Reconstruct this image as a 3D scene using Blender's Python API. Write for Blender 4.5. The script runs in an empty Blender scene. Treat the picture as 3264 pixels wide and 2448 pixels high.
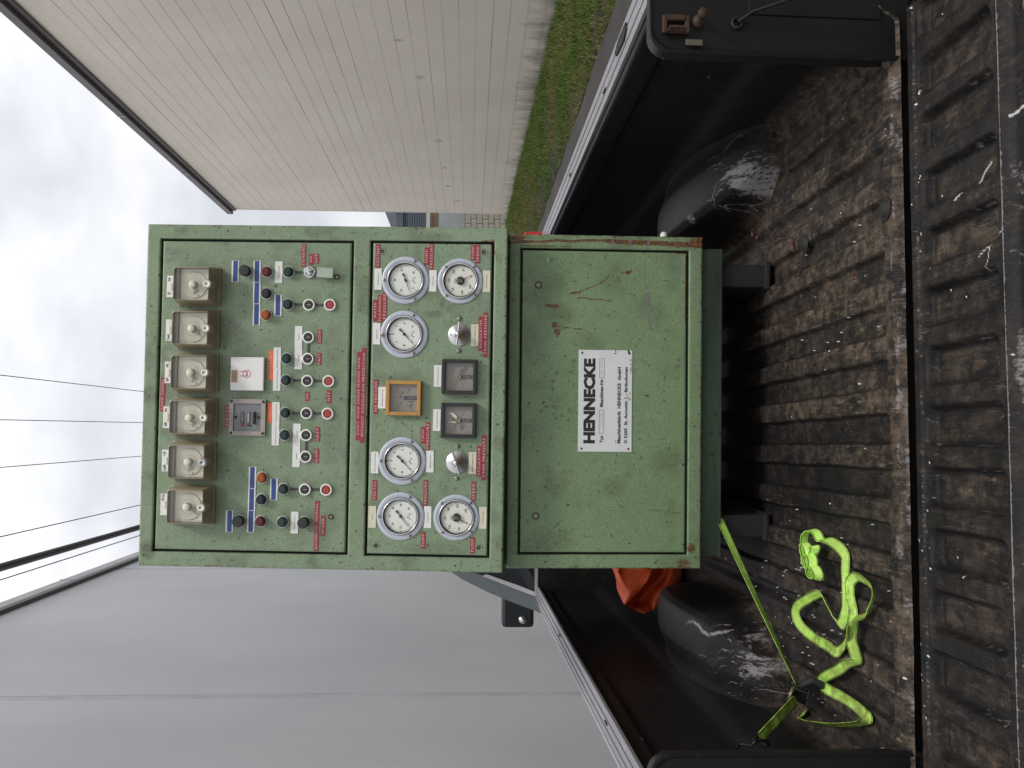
import bpy, math, random
import numpy as np
from mathutils import Matrix, Vector, Euler
from mathutils.geometry import delaunay_2d_cdt

random.seed(7)
RNG = np.random.default_rng(11)
R = math.radians
SC = bpy.context.scene
COL = SC.collection


def rx(a): return Matrix.Rotation(R(a), 4, 'X')
def ry(a): return Matrix.Rotation(R(a), 4, 'Y')
def rz(a): return Matrix.Rotation(R(a), 4, 'Z')
def tr(x, y, z): return Matrix.Translation((x, y, z))


# ------------------------------------------------------------------ camera
cam_d = bpy.data.cameras.new('camera')
cam_d.sensor_fit = 'HORIZONTAL'
cam_d.sensor_width = 36
cam_d.lens = 36 * 2790 / 3264
cam_d.clip_start = 0.05
cam_d.clip_end = 3000
camera = bpy.data.objects.new('camera', cam_d)
COL.objects.link(camera)
A = (rz(-2.99325) @ rx(-2.7468) @ ry(-0.45)).to_3x3()     # columns: right, forward, up
right, fwd, up = A.col[0], A.col[1], A.col[2]
Cm = Matrix((-up, right, -fwd)).transposed()              # phone held on its side: picture top = world right
camera.matrix_world = Cm.to_4x4()
SC.camera = camera

# ------------------------------------------------------------------ sky and light
SUN_EL, SUN_AZ = 56, 136
world = bpy.data.worlds.new('World')
SC.world = world
world.use_nodes = True
nt = world.node_tree
nt.nodes.clear()
out = nt.nodes.new('ShaderNodeOutputWorld')
bg = nt.nodes.new('ShaderNodeBackground')
bg.inputs['Strength'].default_value = 0.1
sky = nt.nodes.new('ShaderNodeTexSky')
sky.sky_type = 'NISHITA'
sky.sun_disc = False
sky.sun_elevation = R(SUN_EL)
sky.sun_rotation = R(SUN_AZ)
tc = nt.nodes.new('ShaderNodeTexCoord')
mp = nt.nodes.new('ShaderNodeMapping')
mp.inputs['Scale'].default_value = (1.3, 1.3, 2.2)
mp.inputs['Location'].default_value = (0.37, 0.1, 0.6)
n1 = nt.nodes.new('ShaderNodeTexNoise')
n1.inputs['Scale'].default_value = 2.6
n1.inputs['Detail'].default_value = 6
n1.inputs['Roughness'].default_value = 0.46
cr = nt.nodes.new('ShaderNodeValToRGB')
cr.color_ramp.elements[0].position = 0.40
cr.color_ramp.elements[0].color = (0.70, 0.72, 0.77, 1)
cr.color_ramp.elements[1].position = 0.585
cr.color_ramp.elements[1].color = (1.06, 1.06, 1.09, 1)
mul = nt.nodes.new('ShaderNodeVectorMath')
mul.operation = 'SCALE'
mul.inputs['Scale'].default_value = 9.6
mx = nt.nodes.new('ShaderNodeMixRGB')
mx.inputs['Fac'].default_value = 0.94
L = nt.links
L.new(tc.outputs['Generated'], mp.inputs['Vector'])
L.new(mp.outputs['Vector'], n1.inputs['Vector'])
L.new(n1.outputs['Fac'], cr.inputs['Fac'])
L.new(cr.outputs['Color'], mul.inputs[0])
L.new(sky.outputs['Color'], mx.inputs['Color1'])
sz = nt.nodes.new('ShaderNodeSeparateXYZ')
L.new(tc.outputs['Generated'], sz.inputs[0])
mr = nt.nodes.new('ShaderNodeMapRange')          # overcast sky: brighter overhead than at the horizon
mr.inputs['From Min'].default_value = 0.0
mr.inputs['From Max'].default_value = 1.0
mr.inputs['To Min'].default_value = 0.80
mr.inputs['To Max'].default_value = 1.25
L.new(sz.outputs['Z'], mr.inputs['Value'])
mul2 = nt.nodes.new('ShaderNodeVectorMath')
mul2.operation = 'SCALE'
L.new(mul.outputs['Vector'], mul2.inputs[0])
L.new(mr.outputs['Result'], mul2.inputs['Scale'])
L.new(mul2.outputs['Vector'], mx.inputs['Color2'])
L.new(mx.outputs['Color'], bg.inputs['Color'])
L.new(bg.outputs['Background'], out.inputs['Surface'])

sun_d = bpy.data.lights.new('sun', 'SUN')
sun_d.energy = 1.5
sun_d.angle = R(12)
sun_d.color = (1, 0.97, 0.93)
sun = bpy.data.objects.new('sun', sun_d)
az = R(SUN_AZ)
sdir = Vector((math.sin(az) * math.cos(R(SUN_EL)), math.cos(az) * math.cos(R(SUN_EL)), math.sin(R(SUN_EL))))
sun.rotation_euler = sdir.to_track_quat('Z', 'Y').to_euler()
COL.objects.link(sun)

SC.view_settings.view_transform = 'Standard'
SC.view_settings.look = 'None'
SC.view_settings.exposure = 0.27
SC.view_settings.gamma = 1
SC.view_settings.use_curve_mapping = False
SC.render.engine = 'CYCLES'

# ------------------------------------------------------------------ materials


class NB:
    def __init__(s, name):
        s.m = bpy.data.materials.new(name)
        s.m.use_nodes = True
        s.t = s.m.node_tree
        s.b = s.t.nodes['Principled BSDF']
        s.co = None

    def n(s, typ, **kw):
        o = s.t.nodes.new(typ)
        for k, v in kw.items():
            if k in o.inputs.keys():
                o.inputs[k].default_value = v
            else:
                setattr(o, k, v)
        return o

    def l(s, a, b): s.t.links.new(a, b)

    def coord(s, scale=(1, 1, 1), rot=(0, 0, 0)):
        if s.co is None:
            s.co = s.n('ShaderNodeTexCoord')
        m = s.n('ShaderNodeMapping')
        m.inputs['Scale'].default_value = scale
        m.inputs['Rotation'].default_value = rot
        s.l(s.co.outputs['Object'], m.inputs['Vector'])
        return m.outputs['Vector']

    def noise(s, scale, detail=3, rough=0.55, vec=None):
        o = s.n('ShaderNodeTexNoise', Scale=scale, Detail=detail, Roughness=rough)
        s.l(vec if vec is not None else s.coord(), o.inputs['Vector'])
        return o.outputs['Fac']

    def ramp(s, fac, stops):
        o = s.n('ShaderNodeValToRGB')
        e = o.color_ramp.elements
        while len(e) < len(stops):
            e.new(0.5)
        for i, (p, c) in enumerate(stops):
            e[i].position = p
            e[i].color = (c, c, c, 1) if isinstance(c, (int, float)) else (*c, 1)
        s.l(fac, o.inputs['Fac'])
        return o.outputs['Color']

    def mix(s, fac, a, b, mode='MIX'):
        o = s.n('ShaderNodeMixRGB')
        o.blend_type = mode
        for k, v in (('Fac', fac), ('Color1', a), ('Color2', b)):
            if isinstance(v, (int, float)):
                o.inputs[k].default_value = v if k == 'Fac' else (v, v, v, 1)
            elif isinstance(v, tuple):
                o.inputs[k].default_value = (*v, 1)
            else:
                s.l(v, o.inputs[k])
        return o.outputs['Color']

    def math(s, op, a, b=0.0):
        o = s.n('ShaderNodeMath')
        o.operation = op
        for i, v in enumerate((a, b)):
            if isinstance(v, (int, float)):
                o.inputs[i].default_value = v
            else:
                s.l(v, o.inputs[i])
        return o.outputs[0]

    def attr(s, name='wear'):
        o = s.n('ShaderNodeVertexColor')
        o.layer_name = name
        sp = s.n('ShaderNodeSeparateColor')
        s.l(o.outputs['Color'], sp.inputs[0])
        return sp.outputs[0], sp.outputs[1], sp.outputs[2]

    def bump(s, h, dist=0.001, strength=0.5):
        o = s.n('ShaderNodeBump', Strength=strength, Distance=dist)
        s.l(h, o.inputs['Height'])
        s.l(o.outputs['Normal'], s.b.inputs['Normal'])

    def fin(s, col, rough=0.5, metal=0.0, spec=0.5):
        if isinstance(col, tuple):
            s.b.inputs['Base Color'].default_value = (*col, 1)
        else:
            s.l(col, s.b.inputs['Base Color'])
        for k, v in (('Roughness', rough), ('Metallic', metal), ('Specular IOR Level', spec)):
            if isinstance(v, (int, float)):
                s.b.inputs[k].default_value = v
            else:
                s.l(v, s.b.inputs[k])
        return s.m


def simple(name, col, rough=0.5, metal=0.0, spec=0.5, var=0.12, scale=40, bump=0.0, dirt=None):
    """painted / plastic / metal surface with uneven tone and optional grime"""
    b = NB(name)
    lo = tuple(c * (1 - var) for c in col)
    hi = tuple(min(1, c * (1 + var)) for c in col)
    n = b.noise(scale, 4)
    c = b.mix(b.ramp(n, [(0.3, 0), (0.7, 1)]), lo, hi)
    if dirt:
        d = b.noise(scale * 0.6, 5, 0.7, b.coord((1, 1, 1.3)))
        c = b.mix(b.ramp(d, [(0.55, 0), (0.72, 0.8)]), c, dirt)
    if bump:
        b.bump(b.noise(scale * 8, 2), bump, 0.4)
    return b.fin(c, rough, metal, spec)


M = {}


def green_paint(name='hammered_green_paint', lo_c=(0.205, 0.285, 0.160), hi_c=(0.268, 0.348, 0.220)):
    b = NB(name)
    r, g, bl = b.attr()
    big = b.noise(4.5, 4, 0.6)
    med = b.noise(26, 4, 0.6)
    fine = b.noise(520, 2, 0.7)
    base = b.mix(b.ramp(big, [(0.32, 0), (0.68, 1)]), lo_c, hi_c)
    base = b.mix(b.ramp(med, [(0.52, 0), (0.75, 0.28)]), base, (0.150, 0.195, 0.090))
    base = b.mix(b.ramp(fine, [(0.36, 0.75), (0.48, 0.25), (0.58, 0)]), base, (0.065, 0.092, 0.055))
    base = b.mix(b.ramp(b.noise(380, 2, 0.7, b.coord((1, 1, 1), (1, 0, 0))), [(0.56, 0), (0.70, 0.6)]), base, (0.40, 0.50, 0.37))
    chips = b.ramp(b.noise(95, 3, 0.5), [(0.655, 0), (0.675, 0.9)])
    base = b.mix(chips, base, (0.045, 0.052, 0.034))
    chip2 = b.ramp(b.noise(48, 3, 0.6, b.coord((1, 1, 1), (0, 0, 2))), [(0.70, 0), (0.72, 0.75)])
    base = b.mix(chip2, base, (0.12, 0.085, 0.04))
    # grime (own stain), rust, scraped grey metal from the painted-in wear layer
    gn = b.noise(60, 4, 0.7)
    gm = b.math('MULTIPLY', g, b.ramp(gn, [(0.30, 0.35), (0.62, 1.0)]))
    base = b.mix(gm, base, (0.055, 0.055, 0.030))
    rm = b.ramp(b.math('ADD', r, b.math('MULTIPLY', b.math('SUBTRACT', b.noise(110, 4, 0.7), 0.5), 0.9)), [(0.34, 0), (0.55, 0.95)])
    rc = b.mix(b.ramp(b.noise(140, 3), [(0.4, 0), (0.62, 1)]), (0.055, 0.020, 0.012), (0.19, 0.075, 0.022))
    base = b.mix(rm, base, rc)
    bm = b.ramp(b.math('ADD', bl, b.math('MULTIPLY', b.math('SUBTRACT', b.noise(200, 3), 0.5), 0.7)), [(0.35, 0), (0.5, 0.85)])
    base = b.mix(bm, base, (0.16, 0.15, 0.15))
    b.bump(b.noise(330, 2, 0.6), 0.0006, 0.5)
    rough = b.ramp(fine, [(0.3, 0.5), (0.7, 0.36)])
    return b.fin(base, rough, 0.0, 0.5)


M['green'] = green_paint()
M['green_lower'] = green_paint('less_faded_green_paint', (0.168, 0.258, 0.118), (0.222, 0.318, 0.165))


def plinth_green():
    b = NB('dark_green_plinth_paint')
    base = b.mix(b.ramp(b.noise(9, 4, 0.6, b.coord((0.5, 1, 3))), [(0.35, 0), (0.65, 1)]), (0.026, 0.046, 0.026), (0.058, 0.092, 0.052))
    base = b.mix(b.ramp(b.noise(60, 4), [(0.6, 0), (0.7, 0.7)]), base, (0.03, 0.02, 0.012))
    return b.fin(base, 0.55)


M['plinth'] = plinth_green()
M['gap'] = simple('dark_gap', (0.012, 0.014, 0.010), 0.8)
M['red_tape'] = simple('red_embossing_tape', (0.29, 0.028, 0.034), 0.35, var=0.12, scale=30)
M['orange_tape'] = simple('orange_embossing_tape', (0.80, 0.13, 0.035), 0.4)
M['emboss'] = simple('embossed_white_letters', (0.66, 0.46, 0.46), 0.6)
M['emboss_o'] = simple('embossed_pale_orange_letters', (0.86, 0.38, 0.24), 0.6)
M['white_label'] = simple('white_plastic_label', (0.74, 0.74, 0.70), 0.4, var=0.06, scale=30, dirt=(0.55, 0.50, 0.36))
M['aged_label'] = simple('yellowed_label', (0.66, 0.62, 0.47), 0.5, var=0.12, scale=25)
M['blue'] = simple('blue_tape', (0.022, 0.065, 0.24), 0.35, var=0.08)
M['ink'] = simple('black_print', (0.018, 0.018, 0.018), 0.5)
M['grey_ink'] = simple('grey_print', (0.07, 0.065, 0.065), 0.5)
M['pen'] = simple('felt_pen', (0.05, 0.03, 0.10), 0.6)
M['white_ring'] = simple('white_button_ring', (0.78, 0.78, 0.74), 0.3, var=0.05, scale=60, dirt=(0.45, 0.32, 0.18))
M['steel_ring'] = simple('pale_lamp_ring', (0.62, 0.62, 0.58), 0.3, 0.2, var=0.08)
M['btn_black'] = simple('black_button_cap', (0.028, 0.022, 0.020), 0.35)
M['btn_red'] = simple('red_button_cap', (0.33, 0.030, 0.024), 0.35)
M['mark_pale'] = simple('pale_button_mark', (0.45, 0.42, 0.38), 0.5)
M['mark_red'] = simple('pale_red_button_mark', (0.55, 0.17, 0.12), 0.5)
M['lamp_green'] = simple('dark_green_lens', (0.010, 0.030, 0.026), 0.22, spec=0.45, var=0.3)
M['lamp_red'] = simple('dark_red_lens', (0.095, 0.010, 0.014), 0.22, spec=0.45, var=0.3)
M['lamp_black'] = simple('unlit_blue_black_lens', (0.014, 0.013, 0.022), 0.22, spec=0.45, var=0.3)
M['lamp_amber'] = simple('amber_lens', (0.30, 0.070, 0.014), 0.22, spec=0.45, var=0.3)
M['bar'] = simple('dark_grey_link_bar', (0.050, 0.050, 0.052), 0.6)
M['chrome'] = simple('dull_chrome', (0.58, 0.58, 0.58), 0.27, 1.0, var=0.1)
M['disc'] = simple('satin_steel_disc', (0.56, 0.56, 0.55), 0.36, 0.85, var=0.12, scale=50)
M['alu'] = simple('brushed_aluminium_flange', (0.47, 0.50, 0.56), 0.42, 0.25, var=0.08, scale=30, dirt=(0.35, 0.30, 0.25))
M['screw'] = simple('old_steel_screw', (0.33, 0.30, 0.24), 0.4, 0.7, var=0.2)
M['dial'] = simple('white_dial', (0.80, 0.82, 0.77), 0.5, var=0.03)
M['dial_old'] = simple('cream_dial', (0.78, 0.77, 0.69), 0.5, var=0.03)
M['black_plastic'] = simple('black_plastic', (0.018, 0.018, 0.019), 0.45, var=0.2)
M['amber_frame'] = simple('amber_plastic_frame', (0.46, 0.24, 0.055), 0.45, var=0.12)
M['foggy'] = simple('fogged_meter_face', (0.27, 0.245, 0.215), 0.45, var=0.22, scale=22)
M['foggy_d'] = simple('stained_meter_patch', (0.15, 0.14, 0.125), 0.5)
M['brass'] = simple('dull_brass', (0.28, 0.20, 0.11), 0.4, 0.6)
M['cream'] = simple('cream_timer_face', (0.80, 0.76, 0.63), 0.5, var=0.05, scale=18)
M['cream_dial'] = simple('pale_timer_dial', (0.66, 0.64, 0.54), 0.5, var=0.06, scale=18)
M['timer_case'] = simple('smoky_brown_timer_cover', (0.33, 0.285, 0.195), 0.32, var=0.30, scale=14)
M['timer_marks_shade'] = simple('grey_timer_marks_and_shade', (0.33, 0.30, 0.25), 0.4, var=0.12, scale=20)
M['cover'] = simple('white_cover_plate', (0.80, 0.79, 0.76), 0.35, var=0.02)
M['logo'] = simple('red_logo_print', (0.50, 0.04, 0.06), 0.5)
M['paper'] = simple('brown_paper_label', (0.42, 0.29, 0.16), 0.7)
M['counter'] = simple('worn_grey_counter_frame', (0.36, 0.32, 0.28), 0.5, var=0.16, scale=30)
M['counter_in'] = simple('blue_grey_counter_plate', (0.18, 0.19, 0.20), 0.4)
M['plate'] = simple('enamel_nameplate', (0.66, 0.67, 0.66), 0.45, var=0.05, scale=20, dirt=None)
M['rust'] = simple('rusty_steel', (0.055, 0.028, 0.015), 0.8, var=0.5, scale=90)
M['rust_light'] = simple('rust_stain', (0.33, 0.13, 0.05), 0.8, var=0.5, scale=150)
M['red_plastic'] = simple('red_plastic', (0.55, 0.022, 0.018), 0.35)
M['rubber'] = simple('black_rubber', (0.020, 0.019, 0.018), 0.8)
M['foot'] = simple('dirty_steel_foot', (0.009, 0.0088, 0.0075), 0.7, var=0.3, scale=20)
M['body_grey'] = simple('grey_green_car_paint', (0.145, 0.165, 0.168), 0.25, 0.3, var=0.05, scale=6)
M['silver_body'] = simple('silver_car_paint', (0.42, 0.43, 0.43), 0.3, 0.3, var=0.05, scale=6)
M['black_glass'] = simple('dark_window_glass', (0.008, 0.012, 0.016), 0.06, spec=0.7, var=0.1)
M['webbing_black'] = simple('black_steel', (0.010, 0.010, 0.010), 0.4, 0.3)
M['gold'] = simple('yellow_zinc', (0.50, 0.42, 0.24), 0.3, 0.8, var=0.2)
M['lever_white'] = simple('white_cap', (0.55, 0.54, 0.48), 0.5)
M['clear_tag'] = simple('cloudy_plastic_tag', (0.36, 0.44, 0.34), 0.2, var=0.1)
M['twig'] = simple('dry_twig', (0.10, 0.05, 0.03), 0.8, var=0.3)
M['leaf'] = simple('dry_red_leaf', (0.10, 0.026, 0.015), 0.7, var=0.4, scale=60)
M['board'] = simple('offcut_board', (0.34, 0.21, 0.11), 0.8, var=0.2)
M['grain'] = simple('pale_grit', (0.60, 0.58, 0.52), 0.8, var=0.2)


def thin_glass():
    b = NB('clear_cover_glass')
    t = b.t
    tb = b.n('ShaderNodeBsdfTransparent')
    tb.inputs['Color'].default_value = (0.97, 0.97, 0.96, 1)
    gl = b.n('ShaderNodeBsdfGlossy', Roughness=0.06)
    lw = b.n('ShaderNodeLayerWeight')
    lw.inputs['Blend'].default_value = 0.5
    f4 = b.math('MULTIPLY', b.math('POWER', lw.outputs['Facing'], 3.0), 0.5)
    fr = b.math('ADD', f4, 0.025)
    ms = b.n('ShaderNodeMixShader')
    b.l(fr, ms.inputs[0])
    b.l(tb.outputs[0], ms.inputs[1])
    b.l(gl.outputs[0], ms.inputs[2])
    b.l(ms.outputs[0], t.nodes['Material Output'].inputs['Surface'])
    return b.m


M['glass'] = thin_glass()


def liner_mat(name, dirt_amt=1.0):
    b = NB(name)
    r, g, bl = b.attr()
    st = b.noise(42, 8, 0.80, b.coord((2.2, 0.42, 1)))
    st2 = b.noise(85, 8, 0.82, b.coord((1, 0.6, 1), (0, 0, 0.3)))
    fine = b.noise(420, 3, 0.7)
    blot = b.noise(14, 5, 0.65)
    base = b.mix(b.ramp(fine, [(0.35, 0), (0.7, 1)]), (0.0052, 0.0052, 0.0058), (0.015, 0.0145, 0.0155))
    dm = b.math('MULTIPLY', r, b.ramp(b.math('ADD', b.math('MULTIPLY', st, 0.6), b.math('MULTIPLY', blot, 0.45)), [(0.43, 0.06), (0.58, 1.0)]))
    brown = b.mix(b.ramp(b.noise(38, 4, 0.6), [(0.38, 0), (0.62, 1)]), (0.026, 0.0195, 0.0155), (0.094, 0.070, 0.050))
    base = b.mix(dm, base, brown)
    tan = b.math('MULTIPLY', r, b.ramp(b.math('ADD', b.math('MULTIPLY', st2, 0.55), b.math('MULTIPLY', st, 0.5)), [(0.57, 0), (0.70, 0.70)]))
    base = b.mix(tan, base, (0.30, 0.225, 0.145))
    lit = b.math('MULTIPLY', r, b.ramp(b.noise(170, 4, 0.75, b.coord((0.35, 1.3, 1))), [(0.60, 0), (0.70, 0.45)]))
    base = b.mix(lit, base, (0.17, 0.155, 0.15))
    ln = b.noise(330, 4, 0.8, b.coord((1, 0.045, 1), (0, 0, 0.06)))
    ln2 = b.noise(300, 4, 0.8, b.coord((0.06, 1, 1), (0, 0, -0.35)))
    fm = b.math('MULTIPLY', b.ramp(b.noise(7, 3), [(0.42, 0.1), (0.6, 1.0)]), b.math('MULTIPLY', b.math('MINIMUM', b.math('ADD', r, 0.15), 1.0), 0.55))
    base = b.mix(b.math('MULTIPLY', fm, b.ramp(ln, [(0.60, 0), (0.68, 1)])), base, (0.25, 0.235, 0.225))
    base = b.mix(b.math('MULTIPLY', fm, b.ramp(ln2, [(0.63, 0), (0.70, 1)])), base, (0.22, 0.21, 0.20))
    gm = b.ramp(b.math('ADD', g, b.math('MULTIPLY', b.math('SUBTRACT', b.noise(190, 5, 0.75, b.coord((1, 0.35, 0.5))), 0.5), 1.1)), [(0.38, 0), (0.60, 0.9)])
    base = b.mix(gm, base, (0.22, 0.205, 0.205))
    bm = b.ramp(bl, [(0.25, 0), (0.6, 1)])
    base = b.mix(bm, base, (0.56, 0.55, 0.52))
    b.bump(b.math('ADD', b.noise(260, 3, 0.7), b.math('MULTIPLY', st2, 1.0)), 0.0015, 0.6)
    rough = b.ramp(b.math('ADD', r, b.math('MULTIPLY', fine, 0.3)), [(0.1, 0.33), (0.8, 0.66)])
    return b.fin(base, rough, 0, 0.14)


M['liner'] = liner_mat('black_plastic_bed_liner')


def siding_mat():
    b = NB('off_white_painted_siding')
    c = b.mix(b.ramp(b.noise(0.6, 4), [(0.3, 0), (0.7, 1)]), (0.70, 0.632, 0.535), (0.77, 0.70, 0.60))
    v = b.noise(6, 3, 0.5, b.coord((1, 9, 0.4)))
    c = b.mix(b.ramp(v, [(0.5, 0), (0.75, 0.25)]), c, (0.46, 0.44, 0.41))
    v2 = b.noise(2.2, 5, 0.7)
    c = b.mix(b.ramp(v2, [(0.72, 0), (0.76, 0.4)]), c, (0.33, 0.32, 0.29))
    geo = b.n('ShaderNodeNewGeometry')
    sp = b.n('ShaderNodeSeparateXYZ')
    b.l(geo.outputs['Position'], sp.inputs[0])
    low = b.math('SUBTRACT', -0.93, sp.outputs[2])
    alg = b.math('ADD', b.math('MULTIPLY', low, 1.1), b.math('MULTIPLY', b.math('SUBTRACT', b.noise(2.4, 6, 0.75, b.coord((1, 1, 0.35))), 0.5), 2.0))
    c = b.mix(b.ramp(alg, [(0.10, 0), (0.75, 0.85)]), c, (0.115, 0.105, 0.082))
    b.bump(b.noise(30, 3), 0.002, 0.3)
    return b.fin(c, 0.75)


M['siding'] = siding_mat()
M['patch'] = simple('repaired_paint_patch', (0.58, 0.52, 0.44), 0.8, var=0.22, scale=9)


def grey_panel_mat():
    b = NB('grey_sandwich_panel')
    c = b.mix(b.ramp(b.noise(0.35, 3, 0.5), [(0.3, 0), (0.7, 1)]), (0.40, 0.415, 0.445), (0.475, 0.487, 0.512))
    c = b.mix(b.ramp(b.noise(60, 2), [(0.3, 0), (0.7, 0.15)]), c, (0.42, 0.42, 0.43))
    c = b.mix(b.ramp(b.noise(1.3, 5, 0.7, b.coord((1, 1, 0.12))), [(0.5, 0), (0.75, 0.30)]), c, (0.40, 0.40, 0.42))
    c = b.mix(b.ramp(b.noise(9, 2, 0.4), [(0.80, 0), (0.82, 0.5)]), c, (0.20, 0.20, 0.20))
    return b.fin(c, 0.6)


M['greypanel'] = grey_panel_mat()
M['joint'] = simple('panel_joint', (0.40, 0.40, 0.43), 0.6, scale=3)
M['flash_light'] = simple('light_roof_flashing', (0.42, 0.40, 0.42), 0.5, scale=2)
M['flash_dark'] = simple('dark_roof_flashing', (0.10, 0.088, 0.088), 0.5, scale=2)
M['cable'] = simple('overhead_cable', (0.045, 0.040, 0.042), 0.6)
M['far_blue'] = simple('blue_grey_corrugated_sheet', (0.075, 0.095, 0.12), 0.5, var=0.1, scale=1)
M['far_light'] = simple('pale_lintel', (0.40, 0.42, 0.40), 0.7, scale=1)
M['far_brown'] = simple('brown_timber', (0.16, 0.10, 0.075), 0.8, var=0.3, scale=4)
M['far_grey'] = simple('grey_render', (0.25, 0.27, 0.27), 0.8, scale=1)
M['block'] = simple('weathered_concrete_block', (0.27, 0.25, 0.205), 0.9, var=0.22, scale=3, dirt=(0.12, 0.13, 0.07))
M['stone'] = simple('pale_stone', (0.10, 0.10, 0.085), 0.9, var=0.3, scale=12)


def asphalt_mat():
    b = NB('dark_wet_earth_and_asphalt')
    c = b.mix(b.ramp(b.noise(1.1, 5), [(0.3, 0), (0.7, 1)]), (0.055, 0.050, 0.044), (0.095, 0.088, 0.078))
    c = b.mix(b.ramp(b.noise(60, 4), [(0.45, 0), (0.75, 0.6)]), c, (0.16, 0.15, 0.13))
    b.bump(b.noise(70, 4), 0.01, 0.6)
    return b.fin(c, 0.8)


M['asphalt'] = asphalt_mat()
M['concrete'] = simple('pale_concrete', (0.30, 0.29, 0.30), 0.8, scale=1.2)


def turf_mat():
    b = NB('turf_soil')
    c = b.mix(b.ramp(b.noise(1.6, 5), [(0.35, 0), (0.65, 1)]), (0.030, 0.036, 0.014), (0.075, 0.062, 0.034))
    b.bump(b.noise(25, 4), 0.05, 0.7)
    return b.fin(c, 0.95)


M['turf'] = turf_mat()


def blade_mat():
    b = NB('grass_blades')
    r, g, bl = b.attr('tint')
    c = b.mix(r, (0.080, 0.145, 0.018), (0.20, 0.30, 0.055))
    c = b.mix(g, c, (0.30, 0.25, 0.10))
    m = b.fin(c, 0.6, 0, 0.3)
    return m


M['blade'] = blade_mat()


def webbing_mat():
    b = NB('lime_green_webbing')
    uv = b.n('ShaderNodeUVMap')
    sp = b.n('ShaderNodeSeparateXYZ')
    b.l(uv.outputs[0], sp.inputs[0])
    across, along = sp.outputs[0], sp.outputs[1]
    r, g, bl = b.attr()
    rib = b.math('SINE', b.math('MULTIPLY', along, 1400.0))
    c = b.mix(b.ramp(b.noise(45, 4, 0.65), [(0.35, 0), (0.62, 1)]), (0.42, 0.86, 0.085), (0.68, 0.97, 0.25))
    c = b.mix(b.math('MULTIPLY', r, b.ramp(b.noise(38, 5, 0.7), [(0.36, 0.32), (0.54, 1.0)])), c, (0.20, 0.265, 0.048))
    c = b.mix(b.ramp(b.noise(90, 4, 0.7), [(0.62, 0), (0.72, 0.5)]), c, (0.14, 0.12, 0.035))
    c = b.mix(b.ramp(rib, [(0.0, 0.10), (0.6, 0)]), c, (0.12, 0.24, 0.03))
    edge = b.math('ABSOLUTE', b.math('SUBTRACT', across, 0.5))
    c = b.mix(b.ramp(edge, [(0.37, 0), (0.39, 0.8), (0.445, 0.8), (0.46, 0)]), c, (0.045, 0.075, 0.018))
    b.bump(rib, 0.0004, 0.6)
    return b.fin(c, 0.65, 0, 0.3)


M['webbing'] = webbing_mat()


def tarp_mat():
    b = NB('orange_coated_fabric')
    c = b.mix(b.ramp(b.noise(14, 4), [(0.35, 0), (0.65, 1)]), (0.52, 0.062, 0.018), (0.76, 0.12, 0.03))
    c = b.mix(b.ramp(b.noise(26, 5, 0.7), [(0.55, 0), (0.68, 0.6)]), c, (0.30, 0.085, 0.05))
    b.bump(b.noise(60, 4), 0.003, 0.6)
    return b.fin(c, 0.5, 0, 0.4)


M['tarp'] = tarp_mat()


def rail_mat():
    b = NB('anodised_aluminium_rail')
    c = b.mix(b.ramp(b.noise(8, 4, 0.6, b.coord((1, 0.2, 1))), [(0.3, 0), (0.7, 1)]), (0.235, 0.225, 0.245), (0.33, 0.32, 0.34))
    c = b.mix(b.ramp(b.noise(120, 4, 0.7, b.coord((1, 0.15, 1))), [(0.60, 0), (0.7, 0.6)]), c, (0.55, 0.55, 0.56))
    return b.fin(c, 0.42, 0.35)


M['rail'] = rail_mat()

# ------------------------------------------------------------------ mesh helpers


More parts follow.
